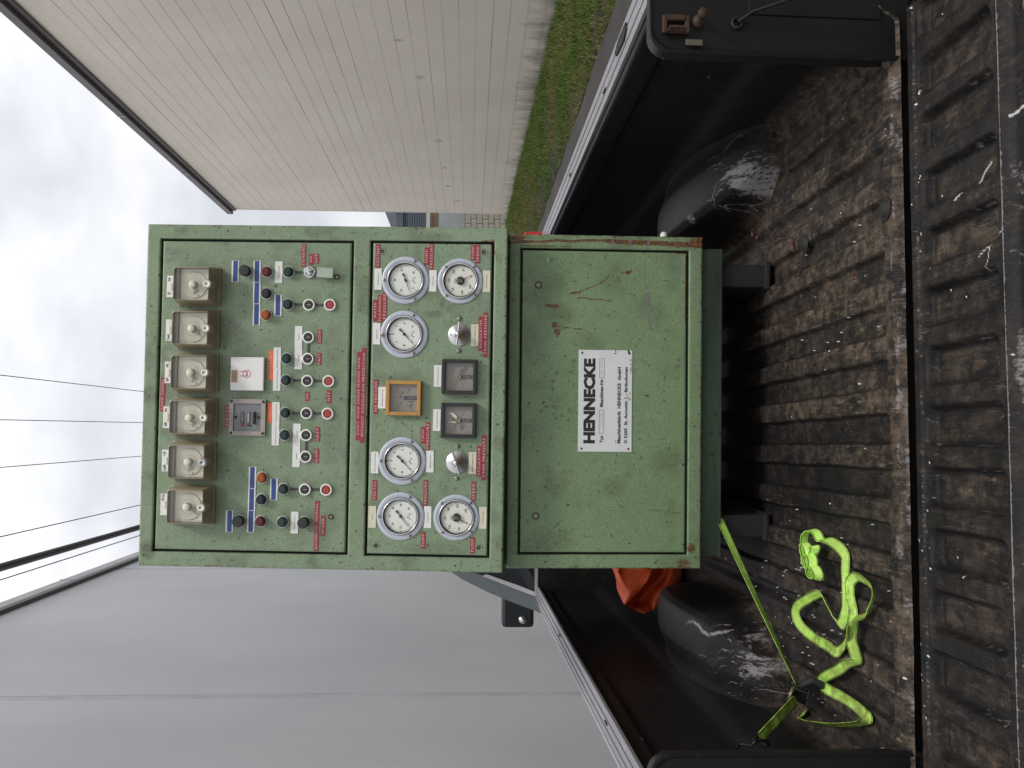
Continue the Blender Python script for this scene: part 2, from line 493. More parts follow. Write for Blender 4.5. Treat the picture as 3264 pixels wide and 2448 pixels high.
class MB:
    """collects shapes, then links them as one mesh object"""

    def __init__(s):
        s.v, s.f, s.sm = [], [], []

    def add(s, vs, fs, smooth=False):
        o = len(s.v)
        s.v += [tuple(p) for p in vs]
        s.f += [tuple(i + o for i in f) for f in fs]
        s.sm += [smooth] * len(fs)
        return s

    def box(s, x0, x1, y0, y1, z0, z1, bev=0.0):
        if bev <= 0:
            vs = [(x, y, z) for x in (x0, x1) for y in (y0, y1) for z in (z0, z1)]
            fs = [(0, 1, 3, 2), (4, 6, 7, 5), (0, 4, 5, 1), (2, 3, 7, 6), (0, 2, 6, 4), (1, 5, 7, 3)]
            return s.add(vs, fs)
        import bmesh
        bm = bmesh.new()
        r = bmesh.ops.create_cube(bm, size=1.0)
        for v in bm.verts:
            v.co = Vector(((x0 + x1) / 2 + v.co.x * (x1 - x0), (y0 + y1) / 2 + v.co.y * (y1 - y0), (z0 + z1) / 2 + v.co.z * (z1 - z0)))
        bmesh.ops.bevel(bm, geom=list(bm.edges), offset=bev, segments=2, profile=0.6, affect='EDGES')
        bm.verts.index_update()
        s.add([v.co.copy() for v in bm.verts], [[v.index for v in f.verts] for f in bm.faces])
        bm.free()
        return s

    def lathe(s, prof, n=32, cx=0.0, cz=0.0, axis='y', cap0=False, cap1=False, smooth=True):
        """prof: list of (radius, depth) revolved about y (panel normal) or z"""
        vs, fs = [], []
        for (r, d) in prof:
            for k in range(n):
                a = 2 * math.pi * k / n
                if axis == 'y':
                    vs.append((cx + r * math.cos(a), d, cz + r * math.sin(a)))
                elif axis == 'z':
                    vs.append((cx + r * math.cos(a), cz + r * math.sin(a), d))
                else:
                    vs.append((d, cx + r * math.cos(a), cz + r * math.sin(a)))
        for i in range(len(prof) - 1):
            for k in range(n):
                k2 = (k + 1) % n
                fs.append((i * n + k, i * n + k2, (i + 1) * n + k2, (i + 1) * n + k))
        s.add(vs, fs, smooth)
        if cap0:
            s.add(vs[:n], [tuple(range(n))])
        if cap1:
            s.add(vs[-n:], [tuple(range(n))])
        return s

    def tube(s, pts, r, n=8, closed=False):
        pts = [Vector(p) for p in pts]
        rr = r if isinstance(r, (list, tuple)) else [r] * len(pts)
        vs, fs = [], []
        prev = None
        for i, p in enumerate(pts):
            a = pts[max(i - 1, 0)]
            b = pts[min(i + 1, len(pts) - 1)]
            t = (b - a).normalized()
            ref = prev if prev is not None else (Vector((0, 0, 1)) if abs(t.z) < 0.9 else Vector((1, 0, 0)))
            u = (ref - t * ref.dot(t)).normalized()
            prev = u
            w = t.cross(u)
            for k in range(n):
                an = 2 * math.pi * k / n
                vs.append(p + (u * math.cos(an) + w * math.sin(an)) * rr[i])
        for i in range(len(pts) - 1):
            for k in range(n):
                k2 = (k + 1) % n
                fs.append((i * n + k, i * n + k2, (i + 1) * n + k2, (i + 1) * n + k))
        s.add(vs, fs, True)
        s.add(vs[:n], [tuple(range(n))])
        s.add(vs[-n:], [tuple(range(n))])
        return s

    def prism(s, poly, y0, y1, plane='xz'):
        n = len(poly)
        def P(p, d):
            if plane == 'xz': return (p[0], d, p[1])
            if plane == 'yz': return (d, p[0], p[1])
            return (p[0], p[1], d)
        vs = [P(p, y0) for p in poly] + [P(p, y1) for p in poly]
        fs = [tuple(range(n)), tuple(range(2 * n - 1, n - 1, -1))]
        fs += [(i, (i + 1) % n, n + (i + 1) % n, n + i) for i in range(n)]
        return s.add(vs, fs)

    def mesh(s, name, mat):
        me = bpy.data.meshes.new(name)
        me.from_pydata([tuple(v) for v in s.v], [], s.f)
        me.polygons.foreach_set('use_smooth', s.sm)
        me.materials.append(mat)
        me.update()
        import bmesh
        bm = bmesh.new()
        bm.from_mesh(me)
        bmesh.ops.recalc_face_normals(bm, faces=list(bm.faces))
        bm.to_mesh(me)
        bm.free()
        return me


def link(name, me, parent=None, mat4=None):
    o = bpy.data.objects.new(name, me)
    COL.objects.link(o)
    if parent is not None:
        o.parent = parent
    if mat4 is not None:
        o.matrix_basis = mat4
    return o


def tag(o, label=None, cat=None, group=None, kind=None):
    if label: o['label'] = label
    if cat: o['category'] = cat
    if group: o['group'] = group
    if kind: o['kind'] = kind
    return o


CACHE = {}


def cached(key, fn):
    if key not in CACHE:
        CACHE[key] = fn()
    return CACHE[key]


def text_mesh(txt, w, h, mat, bold=0.0, ext=0.00012, mono=None):
    """flat lettering, centred at 0, fitted to width w and height h (metres), in the xz plane facing -y"""
    def make():
        cu = bpy.data.curves.new('txt', 'FONT')
        cu.body = txt
        cu.size = 1.0
        cu.resolution_u = 2
        cu.offset = bold
        cu.extrude = 0.01
        if mono:
            cu.space_character = mono
        ob = bpy.data.objects.new('txt', cu)
        COL.objects.link(ob)
        dg = bpy.context.evaluated_depsgraph_get()
        me = bpy.data.meshes.new_from_object(ob.evaluated_get(dg))
        bpy.data.objects.remove(ob)
        bpy.data.curves.remove(cu)
        n = len(me.vertices)
        co = np.empty(n * 3)
        me.vertices.foreach_get('co', co)
        co = co.reshape(-1, 3)
        x0, x1 = co[:, 0].min(), co[:, 0].max()
        y0, y1 = co[:, 1].min(), co[:, 1].max()
        X = ((co[:, 0] - x0) / max(x1 - x0, 1e-6) - 0.5) * w
        Z = ((co[:, 1] - y0) / max(y1 - y0, 1e-6) - 0.5) * h
        Y = -np.clip(co[:, 2], -0.01, 0.01) / 0.01 * ext
        me.vertices.foreach_set('co', np.stack([X, Y, Z], 1).ravel())
        me.materials.clear()
        me.materials.append(mat)
        me.update()
        return me
    return cached(('txt', txt, round(w, 4), round(h, 4), mat.name), make)


def vnoise(X, Y, seed=0):
    xi, yi = np.floor(X).astype(np.int64), np.floor(Y).astype(np.int64)
    fx, fy = X - xi, Y - yi
    fx, fy = fx * fx * (3 - 2 * fx), fy * fy * (3 - 2 * fy)

    def h(a, b):
        n = (a * 374761393 + b * 668265263 + seed * 144269) & 0xffffffff
        n = ((n ^ (n >> 13)) * 1274126177) & 0xffffffff
        return ((n ^ (n >> 16)) & 0xffff) / 65535.0
    return (h(xi, yi) * (1 - fx) + h(xi + 1, yi) * fx) * (1 - fy) + (h(xi, yi + 1) * (1 - fx) + h(xi + 1, yi + 1) * fx) * fy


def fbm(X, Y, seed=0, octv=4):
    s, a, t = 0, 1.0, 0
    for k in range(octv):
        s = s + a * vnoise(X * 2 ** k, Y * 2 ** k, seed + k)
        t += a
        a *= 0.55
    return s / t


def stroke(Mk, X, Y, pts, w, amp=1.0, soft=0.5):
    """paint a polyline of half width w (same units as X,Y) into Mk"""
    for (ax, ay), (bx, by) in zip(pts[:-1], pts[1:]):
        dx, dy = bx - ax, by - ay
        L2 = dx * dx + dy * dy + 1e-12
        t = np.clip(((X - ax) * dx + (Y - ay) * dy) / L2, 0, 1)
        d = np.hypot(X - ax - t * dx, Y - ay - t * dy)
        np.maximum(Mk, amp * np.clip((w - d) / (w * soft + 1e-9), 0, 1), out=Mk)


def blob(Mk, X, Y, cx, cy, rx_, ry_, amp=1.0):
    d = ((X - cx) / rx_) ** 2 + ((Y - cy) / ry_) ** 2
    np.maximum(Mk, amp * np.clip(1.25 - d, 0, 1), out=Mk)


def set_attr(me, cols, name='wear'):
    a = me.color_attributes.new(name, 'FLOAT_COLOR', 'POINT')
    c = np.ones((len(me.vertices), 4), dtype=np.float32)
    c[:len(cols), :3] = cols
    c[len(cols):, :3] = 0
    a.data.foreach_set('color', c.ravel())


def axis_points(lo, hi, breaks, step, e=0.0018):
    pts = {lo, hi}
    for b in breaks:
        pts |= {b}
        for q in (b - e, b + e):
            if lo < q < hi: pts.add(q)
    pts |= {lo + e, hi - e}
    pts = sorted(pts)
    out_ = [pts[0]]
    for a, b in zip(pts[:-1], pts[1:]):
        n = max(1, int(round((b - a) / step)))
        for k in range(1, n + 1):
            out_.append(a + (b - a) * k / n)
    return np.array(out_)


def sheet_plate(name, x0, x1, z0, z1, thick, mat, wear, holes=(), step=0.003, bev=0.0015):
    """sheet-metal face at y=0 in the xz plane, rolled edges, optional rectangular openings"""
    bx = [h[0] for h in holes] + [h[1] for h in holes]
    bz = [h[2] for h in holes] + [h[3] for h in holes]
    xs = axis_points(x0, x1, bx, step)
    zs = axis_points(z0, z1, bz, step)
    nx, nz = len(xs), len(zs)
    X, Z = np.meshgrid(xs, zs, indexing='ij')
    cx = (xs[1:] + xs[:-1]) / 2
    cz = (zs[1:] + zs[:-1]) / 2
    CX, CZ = np.meshgrid(cx, cz, indexing='ij')
    keep = np.ones_like(CX, bool)
    for h in holes:
        keep &= ~((CX > h[0]) & (CX < h[1]) & (CZ > h[2]) & (CZ < h[3]))
    # vertex is on a boundary if fewer than 4 kept neighbour cells
    cnt = np.zeros((nx, nz), int)
    for dx in (0, 1):
        for dz in (0, 1):
            cnt[dx:nx - 1 + dx, dz:nz - 1 + dz] += keep
    bnd = (cnt > 0) & (cnt < 4)
    Y = np.where(bnd, bev, 0.0)
    W = wear(X * 1000, Z * 1000)
    idx = np.arange(nx * nz).reshape(nx, nz)
    ii, jj = np.nonzero(keep)
    f = np.stack([idx[ii, jj], idx[ii + 1, jj], idx[ii + 1, jj + 1], idx[ii, jj + 1]], 1)
    verts = np.stack([X.ravel(), Y.ravel(), Z.ravel()], 1)
    base = len(verts)
    back = verts.copy()
    back[:, 1] = thick
    edges = []
    for di, dj, a, b in ((-1, 0, (0, 0), (0, 1)), (1, 0, (1, 1), (1, 0)), (0, -1, (1, 0), (0, 0)), (0, 1, (0, 1), (1, 1))):
        i2, j2 = ii + di, jj + dj
        ok = (i2 < 0) | (j2 < 0) | (i2 >= nx - 1) | (j2 >= nz - 1)
        i2c, j2c = np.clip(i2, 0, nx - 2), np.clip(j2, 0, nz - 2)
        ok |= ~keep[i2c, j2c]
        ea = idx[ii[ok] + a[0], jj[ok] + a[1]]
        eb = idx[ii[ok] + b[0], jj[ok] + b[1]]
        edges.append(np.stack([ea, eb], 1))
    edges = np.concatenate(edges)
    used = np.unique(edges)
    remap = np.zeros(base, int)
    # duplicate rim for sharp shading
    rim = verts[used]
    remap[used] = np.arange(len(used)) + base
    bk = back[used]
    remap2 = remap + len(used)
    verts = np.concatenate([verts, rim, bk])
    sf = np.stack([remap[edges[:, 0]], remap[edges[:, 1]], remap2[edges[:, 1]], remap2[edges[:, 0]]], 1)
    faces = np.concatenate([f[:, ::-1], sf])
    # drop unused verts
    me = bpy.data.meshes.new(name)
    me.vertices.add(len(verts))
    me.vertices.foreach_set('co', verts.ravel())
    me.loops.add(faces.size)
    me.loops.foreach_set('vertex_index', faces.ravel())
    me.polygons.add(len(faces))
    me.polygons.foreach_set('loop_start', np.arange(0, faces.size, 4))
    me.polygons.foreach_set('use_smooth', np.concatenate([np.ones(len(f), bool), np.zeros(len(sf), bool)]))
    me.update(calc_edges=True)
    me.validate()
    cols = np.stack([w.ravel() for w in W], 1)
    cols = np.concatenate([cols, cols[used], cols[used]])
    set_attr(me, cols)
    me.materials.append(mat)
    return me


def surf_mesh(name, X, Y, Z, mat, cols=None, smooth=True, flip=False):
    """structured grid surface from 2D coordinate arrays"""
    nx, ny = X.shape
    v = np.stack([X.ravel(), Y.ravel(), Z.ravel()], 1)
    idx = np.arange(nx * ny).reshape(nx, ny)
    f = np.stack([idx[:-1, :-1].ravel(), idx[1:, :-1].ravel(), idx[1:, 1:].ravel(), idx[:-1, 1:].ravel()], 1)
    if flip: f = f[:, ::-1]
    me = bpy.data.meshes.new(name)
    me.vertices.add(len(v))
    me.vertices.foreach_set('co', v.ravel())
    me.loops.add(f.size)
    me.loops.foreach_set('vertex_index', f.ravel())
    me.polygons.add(len(f))
    me.polygons.foreach_set('loop_start', np.arange(0, f.size, 4))
    me.polygons.foreach_set('use_smooth', np.full(len(f), smooth))
    me.update(calc_edges=True)
    if cols is not None:
        set_attr(me, np.stack([c.ravel() for c in cols], 1))
    me.materials.append(mat)
    return me


# ================================================================== SETTING
GZ = -1.58       # ground level; the origin is at the photographer's eye


def ground():
    mb = MB()
    mb.add([(-600, -600, GZ), (600, -600, GZ), (600, 1500, GZ), (-600, 1500, GZ)], [(0, 1, 2, 3)])
    tag(link('ground', mb.mesh('ground', M['asphalt'])), kind='structure')
    mb = MB()
    mb.add([(-8, 33.0, GZ + .004), (60, 33.0, GZ + .004), (60, 40, GZ + .004), (-8, 40, GZ + .004)], [(0, 1, 2, 3)])
    tag(link('pavement', mb.mesh('pavement', M['concrete'])), kind='structure')
    # verge rising gently towards the wall
    xs = np.linspace(4.75, 7.42, 54)
    ys = np.linspace(-2, 31, 500)
    X, Y = np.meshgrid(xs, ys, indexing='ij')
    t = (X - 4.75) / 2.65
    edge = 0.12 * (vnoise(Y * 2.1, Y * 0, 5) - 0.5)
    X2 = X + edge * (1 - t)
    Z = GZ + 0.01 + 0.05 * np.clip(t * 6, 0, 1) + t * 0.016 * np.clip(Y - 14, 0, 30) + 0.07 * (fbm(X * 2.4, Y * 2.4, 3) - 0.45) * np.clip(t * 5, 0, 1)
    global VERGE
    VERGE = (xs, ys, Z, X2)
    me = surf_mesh('verge', X2, Y, Z, M['turf'], flip=False)
    tag(link('verge', me), kind='structure')


ground()


def grass():
    n = 90000
    # denser near the picture's side of the wall
    x = RNG.uniform(4.72, 7.36, n)
    y = 8 + 22.5 * RNG.random(n) ** 1.25
    t = (x - 4.75) / 2.65
    den = fbm(x * 1.6, y * 1.6, 21)
    keep = RNG.random(n) < np.clip((den - 0.30) * 3.4, 0.06, 1)
    x, y, t = x[keep], y[keep], t[keep]
    n = len(x)
    xs, ys, Z, X2 = VERGE
    ix = np.clip(((x - xs[0]) / (xs[1] - xs[0])).astype(int), 0, len(xs) - 1)
    iy = np.clip(((y - ys[0]) / (ys[1] - ys[0])).astype(int), 0, len(ys) - 1)
    z = Z[ix, iy] - 0.01
    dry = fbm(x * 1.1, y * 0.8, 40)
    h = RNG.uniform(0.03, 0.12, n) * (0.7 + 0.8 * np.clip(t, 0, 1))
    a = RNG.uniform(0, 2 * np.pi, n)
    w = RNG.uniform(0.005, 0.013, n)
    lean = RNG.normal(0, 0.6, (n, 2)) * h[:, None]
    v = np.empty((n, 3, 3))
    v[:, 0] = np.stack([x - w * np.cos(a), y - w * np.sin(a), z], 1)
    v[:, 1] = np.stack([x + w * np.cos(a), y + w * np.sin(a), z], 1)
    v[:, 2] = np.stack([x + lean[:, 0], y + lean[:, 1], z + h], 1)
    me = bpy.data.meshes.new('grass')
    me.vertices.add(n * 3)
    me.vertices.foreach_set('co', v.ravel())
    me.loops.add(n * 3)
    me.loops.foreach_set('vertex_index', np.arange(n * 3))
    me.polygons.add(n)
    me.polygons.foreach_set('loop_start', np.arange(0, n * 3, 3))
    me.update(calc_edges=True)
    dryf = np.clip((dry - 0.46) * 3.2 + 0.8 * (1 - t) * 0.45 + RNG.normal(0, 0.22, n), 0, 1) * (RNG.random(n) < 0.72)
    c = np.stack([RNG.random(n), dryf, np.zeros(n)], 1)
    set_attr(me, np.repeat(c, 3, 0), 'tint')
    me.materials.append(M['blade'])
    tag(link('grass', me), 'rough green and straw coloured grass on the verge under the white wall', 'grass', kind='stuff')
    # stones lying in the verge
    for k in range(11):
        yy = 12.5 + 13 * (k / 11) + random.uniform(-.3, .3)
        xx = random.uniform(5.0, 6.9)
        r = random.uniform(.03, .065)
        mb = MB()
        pr = [(0.001, -r * .5)] + [(r * math.cos(q) * (1 + .1 * random.random()), r * .6 * math.sin(q)) for q in (-.9, -.4, .1, .6, 1.1)] + [(0.001, r * .58)]
        mb.lathe([(a_, b_) for a_, b_ in pr], 9, axis='z', smooth=False)
        me = mb.mesh('stone', M['stone'])
        for vv in me.vertices:
            vv.co.x *= 1 + .5 * ((vv.index * 7919) % 13) / 13
        iy = min(int((yy - ys[0]) / (ys[1] - ys[0])), len(ys) - 1)
        ix = min(int((xx - xs[0]) / (xs[1] - xs[0])), len(xs) - 1)
        o = link('stone', me, None, tr(xx, yy, Z[ix, iy] + r * .3) @ rz(random.uniform(0, 360)))
        tag(o, 'small grey stone half sunk in the grass verge', 'stone', 'stones in the grass verge')


grass()


def white_building():
    root = bpy.data.objects.new('white_building', None)
    COL.objects.link(root)
    root.location = (7.35, 14, GZ)
    tag(root, 'tall off-white building with horizontal siding boards beyond the grass verge', 'building')
    inv = tr(-7.35, -14, -GZ)
    Y0, Y1, top = -3.0, 29.46, 8.07
    core = MB().box(7.385, 16, Y0, Y1 - .012, GZ, top - .02)
    link('wall', core.mesh('wall', M['siding']), root, inv)
    step = 0.3047
    n = int((top - GZ) / step) + 1
    for k in range(n):
        z0 = GZ + k * step
        z1 = min(z0 + step, top - .05)
        if z1 - z0 < .03: continue
        # each board: bottom edge stands proud of the one beneath, slight unevenness along its length
        ys = np.concatenate([np.linspace(Y0, Y1, 28)])
        dz = (np.array([random.uniform(-.004, .004) for _ in ys]))
        off = random.choice([0.0, 0.0, 0.001, 0.003])
        xs_b = 7.352 - off * .8
        xs_t = 7.3535
        X = np.stack([np.full_like(ys, 7.384), np.full_like(ys, xs_b), np.full_like(ys, xs_b) - .001, np.full_like(ys, xs_t)], 1)
        Yg = np.stack([ys] * 4, 1)
        g = 0.0010 + off * .7
        Z = np.stack([z0 + g + dz, z0 + g + dz, z0 + g + .006 + dz, np.full_like(ys, z1)], 1)
        me = surf_mesh('siding_board', X, Yg, Z, M['siding'], smooth=False, flip=True)
        link('siding_board', me, root, inv)
    for (yy, zz, w_, h_) in ((18.05, 1.10, .22, .27), (22.05, .86, .26, .25), (24.35, .75, .2, .22), (26.2, .72, .2, .2), (27.9, .45, .24, .28), (16.3, 1.42, .12, .2)):
        pts = [(yy + w_ * .5 * random.uniform(.55, 1.0) * math.cos(a), zz + h_ * .5 * random.uniform(.6, 1.0) * math.sin(a)) for a in np.linspace(0, 5.9, 15)]
        link('filled_patch', MB().prism(pts, 7.3462, 7.3475, 'yz').mesh('filled_patch', M['patch']), root, inv)
    corner = MB().box(7.34, 7.41, Y1 - .011, Y1 + .03, GZ, top)
    link('corner_trim', corner.mesh('corner_trim', M['siding']), root, inv)
    fl = MB().box(7.20, 7.42, Y0, Y1 + .12, top - .05, top + .13).box(7.30, 7.345, Y0, Y1 + .05, top - .17, top - .052)
    link('roof_flashing', fl.mesh('roof_flashing', M['flash_dark']), root, inv)
    # jointing seams of the flashing
    for yy in (20.3, 24.9, 28.0):
        j = MB().box(7.190, 7.199, yy, yy + .05, top - .06, top + .135)
        link('flashing_joint', j.mesh('flashing_joint', M['joint']), root, inv)


white_building()


def grey_building():
    root = bpy.data.objects.new('grey_building', None)
    COL.objects.link(root)
    root.location = (-3.2, 12, GZ)
    tag(root, 'large building clad in smooth grey panels at the left of the pickup', 'building')
    inv = tr(3.2, -12, -GZ)
    top = 7.98
    Y0, Y1 = 2.0, 30.0
    link('wall', MB().box(-14, -3.235, Y0, Y1, GZ, top).mesh('wall', M['joint']), root, inv)
    seams = [Y0, 10.80, 20.40, Y1]
    for a, b in zip(seams[:-1], seams[1:]):
        p = MB().box(-3.234, -3.2, a + (.09 if a > Y0 else 0), b - (.09 if b < Y1 else 0), GZ, top, .004)
        link('wall_panel', p.mesh('wall_panel', M['greypanel']), root, inv)
    for yy in seams[1:-1]:
        s = MB().box(-3.233, -3.208, yy - .085, yy + .085, GZ, top - .001)
        link('joint_strip', s.mesh('joint_strip', M['joint']), root, inv)
    link('gutter', MB().box(-3.3, -3.12, Y0, Y1 + .1, top - .03, top + .10).mesh('gutter', M['flash_dark']), root, inv)
    link('roof_flashing', MB().box(-3.6, -3.14, Y0, Y1 + .1, top + .102, top + .40).mesh('roof_flashing', M['flash_light']), root, inv)
    link('flashing_joint', MB().box(-3.137, -3.128, 18.6, 18.66, top + .09, top + .41).mesh('flashing_joint', M['joint']), root, inv)


grey_building()


def far_building():
    root = bpy.data.objects.new('corrugated_building', None)
    COL.objects.link(root)
    root.location = (8, 40, GZ)
    tag(root, 'distant low building with dark blue corrugated top above a grey door and block wall', 'building')
    inv = tr(-8, -40, -GZ)
    x0, x1 = 2.0, 16.0
    link('fascia', MB().box(x0, x1, 39.9, 46, 3.13, 3.43).mesh('fascia', M['far_blue']), root, inv)
    link('roof_upstand', MB().box(9.93, x1, 39.8, 46, 3.432, 3.95).mesh('roof_upstand', M['far_blue']), root, inv)
    link('wall', MB().box(x0, x1, 40.12, 46, GZ, 3.129).mesh('wall', M['far_grey']), root, inv)
    # corrugated sheets
    nr = 10
    for k in range(nr):
        z = 2.07 + k * 0.106
        c = MB().prism([(39.99, z + .012), (39.99, z + .094), (40.05, z + .102), (40.05, z + .004)], x0, x1, 'yz')
        link('cladding_rib', c.mesh('cladding_rib', M['far_blue']), root, inv)
    link('lintel', MB().box(x0, x1, 39.95, 40.11, 1.895, 2.065).mesh('lintel', M['far_light']), root, inv)
    for k in range(3):
        z = 1.55 + k * .113
        link('timber_board', MB().box(x0, x1, 39.97 + .02 * (k % 2), 40.11, z, z + .105).mesh('timber_board', M['far_brown']), root, inv)
    link('door_panel', MB().box(x0, x1, 40.0, 40.11, .295, 1.54).mesh('door_panel', M['far_grey']), root, inv)
    bh = (0.29 - GZ) / 7
    for r_ in range(7):
        z = GZ + r_ * bh
        xx = 7.6 + (0.21 if r_ % 2 else 0)
        key = 'blk'
        while xx < 11.2:
            me = cached(key, lambda: MB().box(0, .61, 0, .14, 0, bh - .018, .012).mesh('block', M['block']))
            o = link('block', me, root, inv @ tr(xx, 39.93 + random.uniform(0, .02), z))
            xx += .63


far_building()


def power_lines():
    h = 9.0
    spec = [(1243, 1194, .009, 'thin overhead wire furthest right, heading left as it climbs'),
            (1102, 1096, .009, 'thin overhead wire running straight up the middle of the sky'),
            (951, 989, .009, 'thin overhead wire, third from the right'),
            (731, 824, .011, 'thin overhead wire just right of the thick black cable bundle'),
            (631, 746, .075, 'thick black bundled overhead cable'),
            (594, 732, .012, 'thin overhead wire nearest the grey building roof')]
    for u0, u1, r, lab in spec:
        x = (u0 - 1079) / 1497 * h
        x = x - 0.0
        pts = [(x + 0.02 * math.sin(k * .7) * (r > .05), -2 + k * 6.0, h - 0.10 * math.sin(k / 12 * 3.14)) for k in range(13)]
        # wires hang parallel to the street
        mb = MB()
        if r > .05:
            mb.tube(pts, [r * random.uniform(.88, 1.1) for _ in pts], 10)
        else:
            mb.tube(pts, r, 6)
        o = link('overhead_cable' if r > .05 else 'overhead_wire', mb.mesh('wire', M['cable']))
        tag(o, lab, 'cable' if r > .05 else 'wire', 'overhead wires')


power_lines()

# ================================================================== PICKUP
TRUCK = rz(1.168) @ rx(.685) @ ry(.4)
FZ = -0.76


def truck_thing(name, mb_or_me, mat, base, label, cat, group=None):
    """top-level object standing in the truck bed, built in truck coordinates round its own base point"""
    me = mb_or_me.mesh(name, mat) if isinstance(mb_or_me, MB) else mb_or_me
    me.transform(tr(-base[0], -base[1], -base[2]))
    o = link(name, me, None, TRUCK @ tr(*base))
    tag(o, label, cat, group)
    return o


def truck_empty(name, base, label, cat):
    o = bpy.data.objects.new(name, None)
    COL.objects.link(o)
    o.matrix_basis = TRUCK @ tr(*base)
    tag(o, label, cat)
    return o, tr(-base[0], -base[1], -base[2])


def sstep(a, b, x):
    t = np.clip((x - a) / (b - a), 0, 1)
    return t * t * (3 - 2 * t)


def scratch_field(X, Y, n, lo, hi, seed, wr=(0.0006, 0.0016), lr=(0.02, 0.12), ang=None):
    Mk = np.zeros_like(X)
    r = random.Random(seed)
    xs, ys = X[:, 0], Y[0, :]
    for _ in range(n):
        cx, cy = r.uniform(X.min(), X.max()), r.uniform(Y.min(), Y.max())
        a = r.uniform(0, math.pi) if ang is None else r.gauss(ang, .35)
        l_ = r.uniform(*lr)
        bend = r.uniform(-.4, .4)
        p = [(cx, cy)]
        for k in range(4):
            a += bend * .3
            p.append((p[-1][0] + math.cos(a) * l_ / 4, p[-1][1] + math.sin(a) * l_ / 4))
        px = [q[0] for q in p]
        py = [q[1] for q in p]
        i0, i1 = np.searchsorted(xs, min(px) - .004), np.searchsorted(xs, max(px) + .004)
        j0, j1 = np.searchsorted(ys, min(py) - .004), np.searchsorted(ys, max(py) + .004)
        if i1 <= i0 or j1 <= j0: continue
        stroke(Mk[i0:i1, j0:j1], X[i0:i1, j0:j1], Y[i0:i1, j0:j1], p, r.uniform(*wr) + .0020, r.uniform(lo, hi) * .85)
    return Mk


def specks(X, Y, n, seed, r0=.0012, r1=.003):
    Mk = np.zeros_like(X)
    r = random.Random(seed)
    xs, ys = X[:, 0], Y[0, :]
    for _ in range(n):
        cx, cy, q = r.uniform(X.min(), X.max()), r.uniform(Y.min(), Y.max()), r.uniform(r0, r1)
        i0, i1 = np.searchsorted(xs, cx - q * 2), np.searchsorted(xs, cx + q * 2)
        j0, j1 = np.searchsorted(ys, cy - q * 2), np.searchsorted(ys, cy + q * 2)
        if i1 <= i0 or j1 <= j0: continue
        blob(Mk[i0:i1, j0:j1], X[i0:i1, j0:j1], Y[i0:i1, j0:j1], cx, cy, q, q * r.uniform(.6, 1.4))
    return Mk


